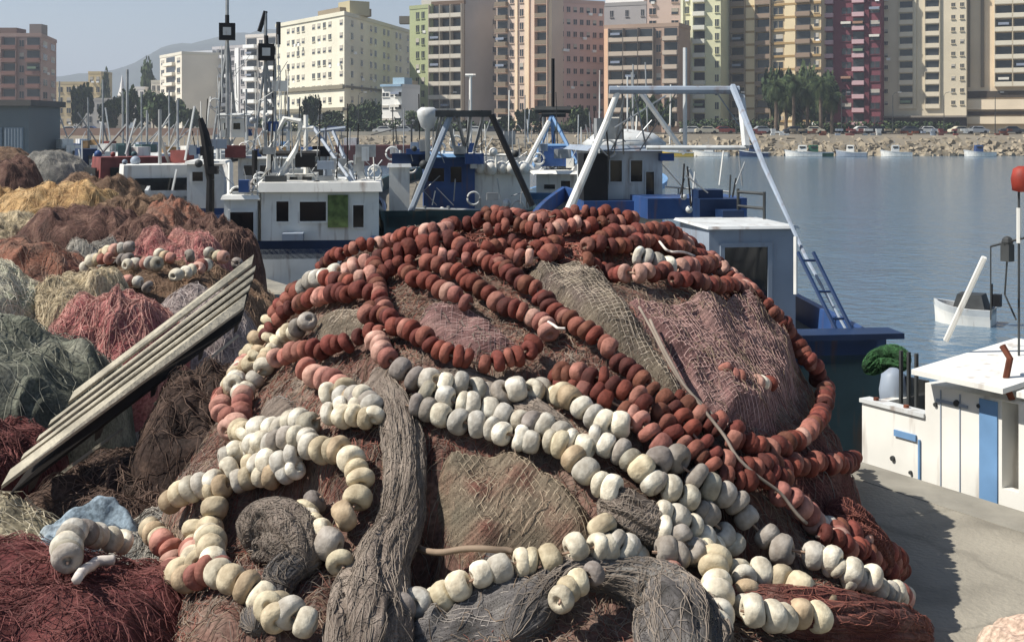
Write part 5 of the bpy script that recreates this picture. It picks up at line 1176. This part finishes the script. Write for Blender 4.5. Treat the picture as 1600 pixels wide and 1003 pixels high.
b = Bld('grey and white penthouse block behind the mid rise', G(938, 300), G(1010, 300), None, z0=2.4, ztop=ZT(8, 300), wall=(150, 146, 144), depth=10); b.facade('.w.w.w', f=3, zb=22, win=(.4, .4)); b.roofbox(.5, 4, 10, 6, 1.6, (214, 210, 204))
b = Bld('pinkish white tower with round window behind the gantry', G(1011, 296), G(1063, 298), None, z0=2.4, ztop=ZT(-12, 297), wall=(200, 174, 160), depth=10); b.facade('w.w', f=3, win=(.6, .5), zb=6)
b = Bld('pale yellow green apartment tower with white balconies', G(1064, 276), G(1126, 276), None, z0=2.4, ztop=ZT(-40, 276), wall=(204, 202, 158), depth=14); b.facade('|w|b.w', f=2.95, bal=(210, 206, 178), rail=(196, 194, 178), col=(214, 212, 176)); 
b = Bld('golden yellow apartment tower with grey loggia columns', G(1126.4, 276), G(1283, 272), None, z0=2.4, ztop=ZT(-60, 274), wall=(188, 168, 132), depth=14); b.facade('qlqlWqbw', f=2.95, bal=(150, 132, 108), rail=(132, 110, 92), col=(208, 186, 142), bd=1.1)
for r in range(20): b.band(3.4 + r * 2.95 + 1.2, .5, (160, 128, 78), 0, .42, 'floor_band')
b = Bld('dark crimson apartment tower with scattered white balconies', G(1283.4, 270), G(1376, 270), None, z0=2.4, ztop=ZT(-60, 270), wall=(116, 56, 66), depth=14); b.facade('b.WbpW', f=2.95, bal=(132, 58, 68), rail=(184, 146, 148), col=(104, 44, 54), win=(.6, .45), shut=.3, sd=4)
b = Bld('beige tower with two columns of dark wide windows', G(1378, 268), G(1510, 268), None, z0=2.4, ztop=ZT(-60, 268), wall=(196, 182, 152), depth=14)
b.facade('w.l|.l.ww', f=2.62, zb=ZT(170, 268), bal=(192, 178, 150), rail=(200, 186, 158), bd=.5, win=(.4, .3))
b.band(3.6, 3.4, (60, 56, 56), 0, .5, 'shop_front'); b.band(5.6, .4, (120, 112, 100), 0, 1.6, 'awning')
b = Bld('tan tower with recessed strips and long dark balcony rows at the right edge', G(1510.4, 264), G(1640, 264), None, z0=2.4, ztop=ZT(-60, 264), wall=(200, 178, 146), depth=14)
b.facade('|.|.lll', f=2.95, zb=ZT(135, 264), bal=(206, 190, 160), rail=(196, 186, 162), col=(120, 106, 86), bd=1.3)
b.band(ZT(147, 264), 1.5, (66, 58, 48), 0, .4, 'dark_gallery'); b.band(ZT(163, 264), 2.2, (214, 194, 162), 0, 1.2); b.band(ZT(177, 264), .8, (70, 60, 50), 0, .6, 'dark_gallery'); b.band(ZT(188, 264), 1.6, (208, 188, 156), 0, 1.4)
# left hill-side houses
for lb, x0, x1, yt, Y, c in (('low yellow house with flat roof on the left hillside', 88, 140, 132, 420, (184, 164, 122)), ('taller ochre house beside the low yellow one', 138, 158, 116, 415, (196, 172, 122)), ('white house with gable among the trees at left', 208, 226, 140, 400, (214, 208, 200)), ('long grey low building before the trees at left', 115, 180, 158, 380, (160, 156, 150)), ('cream building at the end of the white row', 236, 252, 130, 395, (206, 196, 176))):
    b = Bld(lb, G(x0, Y), G(x1, Y), None, z0=3, ztop=ZT(yt, Y), wall=c, depth=9, name='house', cat='house'); b.facade('wwww' if x1 - x0 > 30 else 'ww', f=3)
mb = MB(); mb.lathe([(1.6, 0), (1.5, 12), (1.7, 12.2), (.9, 15), (.1, 19.5)], 8); o = mb.build('chapel_tower', wall_mat((216, 212, 206)), loc=(*G(191, 430), 2.6)); tag(o, 'slim white pointed tower above the trees at left', 'tower')

# ------------------------------------------------------------------ trees
m_leafs = [mat('foliage_' + n_, c_, .8, .45, .6, spec=.2) for n_, c_ in (('dark', (.025, .042, .022, 1)), ('mid', (.045, .07, .03, 1)), ('light', (.075, .10, .04, 1)))]
m_bark = mat('bark', (.12, .09, .065, 1), .9, .3, 2)
def crown_mesh(seed, n=900, shape='round', ls=.5):
    rr = random.Random(seed); mb = MB(); cl = []
    for i in range(16):
        a = rr.uniform(0, 6.28); r = rr.uniform(.15, .62); z = rr.uniform(.1, .85)
        if shape == 'pine': r *= (1 - z) * 1.1
        cl.append((r * math.cos(a), r * math.sin(a), z, rr.uniform(.16, .34), rr.randrange(3)))
    for i in range(n):
        c = rr.choice(cl); d = Vector((rr.gauss(0, 1), rr.gauss(0, 1), rr.gauss(0, .8))).normalized() * c[3] * rr.uniform(.5, 1.05)
        p = Vector(c[:3]) + d; s_ = .05 * ls * rr.uniform(.7, 1.5); u = Vector((rr.gauss(0, 1), rr.gauss(0, 1), rr.gauss(0, 1))).normalized(); v = u.orthogonal().normalized()
        mb.add([p - u * s_ - v * s_, p + u * s_ - v * s_, p + u * s_ + v * s_, p - u * s_ + v * s_], [(0, 1, 2, 3)], (c[4] + (rr.random() < .25)) % 3)
    return mb.mesh('crown', m_leafs)
def trunk_mesh(seed):
    rr = random.Random(seed); mb = MB(); mb.tube([(0, 0, -.5), (.01, 0, .1), (.02, .01, .35)], [.05, .035, .025], 7)
    for i in range(5): a = rr.uniform(0, 6.28); mb.tube([(0.01, 0, .12 + .04 * i), (.2 * math.cos(a), .2 * math.sin(a), .45), (.4 * math.cos(a), .4 * math.sin(a), .6)], [.02, .014, .005], 5)
    return mb.mesh('trunk', m_bark)
CM = [crown_mesh(i, 1500, 'round', 1.1) for i in range(3)] + [crown_mesh(9, 1300, 'pine', 1.0)]; TM = [trunk_mesh(i) for i in range(2)]
def tree(label, px, Y, yt, wpx, k=0, zb=2.0, name='broadleaf_tree', rz=0, group='trees along the far promenade'):
    zt = ZT(yt, Y); h = zt - zb; w = wpx / F * Y
    root = empty(name, (*G(px, Y), zb), rz, label, 'tree', group); ch = h * .8
    link('crown', CM[k], root, (0, 0, h - ch), scale=(w / 1.6, w / 1.6, ch)); link('trunk', TM[k % 2], root, (0, 0, h * .15), scale=(w / 1.6, w / 1.6, h * .7))
TL = [('dense dark tree behind the left palms', 1216, 262, 112, 46, 0), ('dense dark tree behind the middle palms', 1252, 264, 108, 50, 2), ('dense dark tree behind the right palms', 1288, 262, 118, 46, 0), ('dark tree left of the grove by the yellow house', 128, 330, 135, 36, 0), ('rounded tree at the left of the harbour grove', 180, 280, 150, 46, 1), ('dense dark tree in the grove centre', 212, 278, 143, 48, 2), ('tall dark tree in the harbour grove', 240, 276, 146, 50, 0), ('dark tree at the right of the grove', 268, 278, 150, 46, 1), ('thin conifer rising over the grove', 165, 400, 108, 26, 3), ('conifer cluster behind the grove', 232, 405, 92, 44, 3), ('bushy tree by the white row', 300, 285, 172, 36, 2), ('tree in front of the cream block left corner', 486, 255, 152, 30, 0), ('low bushy tree under the cream block', 520, 256, 172, 36, 1), ('dark tree at the shaded flank of the cream block', 556, 256, 166, 34, 2), ('tree left of the white house', 582, 250, 160, 30, 0), ('tree between the white house and the green tower', 648, 250, 172, 36, 1), ('low tree below the brown balconies', 690, 252, 178, 32, 2), ('leafy tree under the peach tower', 822, 250, 172, 36, 0), ('small tree left of the peach tower', 790, 250, 180, 30, 1), ('tree below the salmon block', 905, 250, 170, 34, 2), ('dark tree beside the mid rise', 1005, 250, 150, 44, 0), ('spreading dark tree behind the gantry', 1040, 252, 158, 30, 2)]
for i, t_ in enumerate(TL): tree(*t_, rz=i * .9)
def palm_crown(seed):
    rr = random.Random(seed); mb = MB()
    for i in range(90):
        a = rr.uniform(0, 6.28); el = rr.uniform(-.9, 1.3); L = rr.uniform(2.6, 3.6); pts = []
        p = Vector((0, 0, 0)); e = el
        for j in range(8):
            pts.append(p.copy()); p = p + Vector((math.cos(a) * math.cos(e), math.sin(a) * math.cos(e), math.sin(e))) * L / 7; e -= .27
        sd = Vector((-math.sin(a), math.cos(a), 0)); k = rr.randrange(3)
        for j in range(7):
            for sg in (-1, 1):
                for q in (0, .5):
                    b0 = pts[j].lerp(pts[j + 1], q); tipp = b0 + sd * sg * .55 * (1 - abs(j - 3) / 7) + Vector((0, 0, -.35)) + (pts[j + 1] - pts[j]) * .7
                    w_ = (pts[j + 1] - pts[j]) * .22; mb.add([b0, b0 + w_, tipp], [(0, 1, 2)], k)
    return mb.mesh('crown', m_leafs)
PC = [palm_crown(i) for i in range(3)]
for i, (px, yt, lb) in enumerate([(1212, 122, 'leftmost tall palm in front of the golden tower'), (1240, 112, 'second palm, tallest of the group'), (1262, 128, 'third palm between golden and crimson towers'), (1283, 118, 'palm in front of the crimson tower left side'), (1300, 140, 'lower palm at the right end of the group'), (1228, 140, 'low palm hidden between the tall ones')]):
    Y = 236 + (i % 3) * 3; root = empty('palm_tree', (*G(px, Y), 1.9), i, lb, 'palm tree', 'palms on the far promenade'); zt = ZT(yt + 14, Y) - 1.9
    link('crown', PC[i % 3], root, (0, 0, zt), scale=(1.05, 1.05, 1.1))
    mb = MB(); mb.tube([(0, 0, 0), (.1, 0, zt * .5), (0, 0, zt)], [.38, .32, .3], 8); mb.build('trunk', m_bark, root)

# ------------------------------------------------------------------ far shore: rocks, cars, boats, lamps
rr = random.Random(3); mb = MB(); m_rock = mat('pale_rock', lin((142, 131, 112)), .95, .35, .5, .4)
for i in range(2600):
    y = SH0 - 1 + rr.uniform(0, 10); x = rr.uniform(-40, 110); s_ = rr.uniform(.3, 1.0) * rr.choice((.5, .8, 1, 1.2)); z = WATER - .3 + (y - SH0 + 1) * .30 + rr.uniform(-.1, .35)
    M = Matrix.Rotation(rr.uniform(0, 3), 3, Vector((rr.random(), rr.random(), rr.random() + .1)).normalized()); mb.box((x, y, z), (s_ * 1.3, s_, s_ * .8), M=M)
tag(mb.build('rock_revetment', m_rock), 'pale boulders piled along the far waterline', 'rocks', kind='stuff')
mb = MB(); mb.prism([(-140, 214), (-42, 214), (-42, 215), (-140, 215)], -1.9, 2.9); tag(mb.build('harbour_wall', wall_mat((158, 122, 100))), 'long low brownish harbour wall across the water at left', 'wall')
mb = MB(); mb.prism([(-41.5, 214.5), (-2, 214.5), (-2, 215.2), (-41.5, 215.2)], -1.9, 2.3); tag(mb.build('quay_wall', wall_mat((176, 166, 146))), 'pale low quay wall across the water behind the barge', 'wall')
# hedge line
def hedge(label, x0, x1, Y, h, seed):
    rr = random.Random(seed); mb = MB(); cx = (x0 + x1) / 2
    for i in range(int((x1 - x0) * 60)):
        p = Vector((rr.uniform(x0, x1) - cx, rr.uniform(-.8, .8), rr.uniform(0, 1) ** .7 * h * (.8 + .3 * math.sin(i * .01)))); s_ = rr.uniform(.12, .26); u = Vector((rr.gauss(0, 1), rr.gauss(0, 1), rr.gauss(0, 1))).normalized(); v = u.orthogonal().normalized()
        mb.add([p - u * s_ - v * s_, p + u * s_ - v * s_, p + u * s_ + v * s_, p - u * s_ + v * s_], [(0, 1, 2, 3)], rr.randrange(3))
    o = mb.build('hedge', m_leafs, loc=(cx, Y, 2.0)); tag(o, label, 'hedge')
hedge('dark hedge in front of the cream block', -52, -22, 247, 2.6, 1)
hedge('low hedge below the brown and grey buildings', -21, 14, 249, 2.2, 2)
hedge('dark hedge left of the palms', 34, 54, 246, 2.6, 3)
hedge('hedge under the crimson and beige towers', 58, 92, 250, 2.2, 4)
# cars
def car_parts():
    body = MB(); pr = [(-2.1, .35), (-2.15, .75), (-1.95, .95), (-1.2, 1.0), (-.7, 1.42), (.75, 1.44), (1.35, .98), (2.0, .86), (2.12, .6), (2.1, .35)]
    vs = [(x, -.82 + (.1 if z > 1.1 else 0), z) for x, z in pr] + [(x, .82 - (.1 if z > 1.1 else 0), z) for x, z in pr]; n = len(pr)
    body.add(vs, [tuple(range(n)), tuple(range(n, 2 * n))[::-1]] + [(i, n + i, n + (i + 1) % n, (i + 1) % n) for i in range(n)])
    gl = MB()
    for sg in (-1, 1): gl.add([(-1.1, sg * .825, 1.03), (1.15, sg * .825, 1.01), (.68, sg * .735, 1.36), (-.66, sg * .735, 1.36)], [(0, 1, 2, 3)])
    gl.add([(-1.2, -.6, 1.03), (-1.2, .6, 1.03), (-.74, .55, 1.4), (-.74, -.55, 1.4)], [(0, 1, 2, 3)]); gl.v = [(x - (.015 if i >= 8 else 0), y, z) for i, (x, y, z) in enumerate(gl.v)]
    wh = MB(); wh.lathe([(.2, -.1), (.31, -.1), (.33, 0), (.31, .1), (.2, .1)], 12, axis='y')
    mp_ = mat('car_paint', (.9, .9, .9, 1), .3, .02, 1, objcol=True, spec=.5, col2=(1, 1, 1, 1)); return body.mesh('body', mp_), gl.mesh('windows', m_glass), wh.mesh('wheel', m_black)
CB, CG, CW = car_parts()
cols = [((210, 210, 206), 'white'), ((60, 64, 70), 'dark grey'), ((124, 60, 54), 'dull red'), ((160, 164, 168), 'silver'), ((40, 60, 104), 'blue'), ((200, 192, 170), 'beige'), ((24, 24, 26), 'black')]
spots = [(1190, 3), (1216, 0), (1242, 1), (1270, 5), (1322, 4), (1346, 0), (1370, 6), (1396, 3), (1422, 1), (1448, 0), (1474, 2), (1500, 5), (1526, 3), (1552, 0), (1580, 1), (1080, 0), (1104, 5), (1130, 2), (740, 0), (770, 1), (630, 3), (600, 0), (520, 4), (490, 3), (110, 0), (140, 4)]
where = ['left of the palms', 'below the palms', 'right of the low palm', 'below the crimson tower', 'below the beige tower', 'below the tan tower', 'seen through the gantry', 'behind the black A-frame', 'in front of the white house', 'below the cream block', 'beyond the left grove wall']
def wh_(px): return where[0] if px < 1205 else where[1] if px < 1250 else where[2] if px < 1300 else where[3] if px < 1378 else where[4] if px < 1510 else where[5]
for i, (px, ci) in enumerate(spots):
    if px > 1160 and i % 3 == 1: continue
    Y = 222 + (i % 2) * 5; col_, cn = cols[ci]
    wt = wh_(px) if px > 1160 else where[6] if px > 1000 else where[7] if px > 700 else 'before the white house' if px > 560 else where[9] if px > 300 else where[10]
    root = empty('parked_car', (*G(px, Y), 1.85), R.choice((0, math.pi)) + R.uniform(-.1, .1), 'small %s car on the far quay %s%s' % (cn, wt, ', front row' if i % 2 == 0 else ', back row'), 'car', 'cars parked along the far quay')
    o = link('body', CB, root); o.color = lin(col_); link('windows', CG, root)
    for dx in (-1.3, 1.3):
        for dy in (-.76, .76): link('wheel', CW, root, (dx, dy, .33))
# far boats on the waterline
for i, (px, L_, mh, mc, lb) in enumerate([(1178, 5, m_dblue, m_dblue, 'dark blue boat at the foot of the gantry leg on the far side'), (1255, 6, m_white, m_white, 'white rounded boat below the palms'), (1272, 6, m_green, m_green, 'dark green boat beside the white rounded one'), (1330, 5, m_greyp, m_white, 'grey boat at the far rocks below the crimson tower'), (1400, 5, m_white, m_white2, 'white skiff at the far rocks below the beige tower'), (1530, 5, m_white, m_blue, 'white boat with blue cabin below the tan tower'), (1110, 6, m_white, m_white2, 'white boat across the water seen through the gantry'), (1055, 6, m_yel, m_white2, 'yellowish boat across the water under the gantry'), (960, 6, m_blue, m_white, 'blue boat across the water behind the radar dome')]):
    small_boat(lb, px, 199, L_, 2.2, 1.2 + .15 * (i % 3), mh, m_white2, mc, 1.6, group='small boats along the far rocks')
# promenade lamps
lm = MB(); lm.tube([(0, 0, 0), (0, 0, 7.2), (.3, 0, 7.7), (1.0, 0, 7.9)], [.09, .06, .05, .05], 6); LMm = lm.mesh('pole', m_dgrey); l2 = MB(); l2.box((1.3, 0, 7.88), (.7, .22, .12)); LHm = l2.mesh('lamp_head', m_white2)
for i, px in enumerate((1150, 1255 + 60, 1395, 1475, 1555, 700, 560, 850)):
    lb = ['right of the gantry', 'at the crimson tower', 'at the left side of the beige tower', 'at the right side of the beige tower', 'at the tan tower', 'below the brown balconies', 'at the cream block flank', 'below the peach tower'][i]
    root = empty('street_lamp', (*G(px, 233), 1.95), 0, 'thin grey street lamp on the far promenade ' + lb, 'street lamp', 'lamps along the far promenade'); link('pole', LMm, root); link('lamp_head', LHm, root)
# kiosk awnings and stacked gear on the far quay
rr = random.Random(8)
gear = [('dull orange fish crates', m_dred), ('white fish crates', m_white2), ('tan fish crates', m_rock), ('rusty brown crates', m_rust), ('grey crates', m_greyp)]
for i in range(14):
    px = 1190 + i * 29; nm, mm = gear[i % 5]; mb = MB()
    for k in range(rr.randint(4, 9)): mb.box((rr.uniform(-1.4, 1.4), rr.uniform(-.5, .5), .2 + .4 * rr.randint(0, 2)), (.8, .5, .38), rr.uniform(-.1, .1))
    o = mb.build('crate_stack', mm, loc=(*G(px, 216), 1.6)); tag(o, 'stack of %s on the far quay %s' % (nm, wh_(px) + (' more left' if i % 2 else ' more right')), 'crates', 'crate stacks on the far quay')

# ------------------------------------------------------------------ haze
hz = bpy.data.materials.new('haze_air'); hz.use_nodes = True; n = hz.node_tree
for x in list(n.nodes):
    if x.type == 'BSDF_PRINCIPLED': n.nodes.remove(x)
pv = n.nodes.new('ShaderNodeVolumePrincipled'); pv.inputs['Color'].default_value = (.80, .88, 1.0, 1); pv.inputs['Density'].default_value = .0004; pv.inputs['Anisotropy'].default_value = .2
n.links.new(pv.outputs[0], [x for x in n.nodes if x.type == 'OUTPUT_MATERIAL'][0].inputs['Volume'])
mb = MB(); mb.prism([(-9500, -120), (9500, -120), (9500, 9300), (-9500, 9300)], -5.2, 330)
o = mb.build('haze', hz); tag(o, kind='stuff'); o['label'] = 'thin pale haze over the harbour and the far hills'
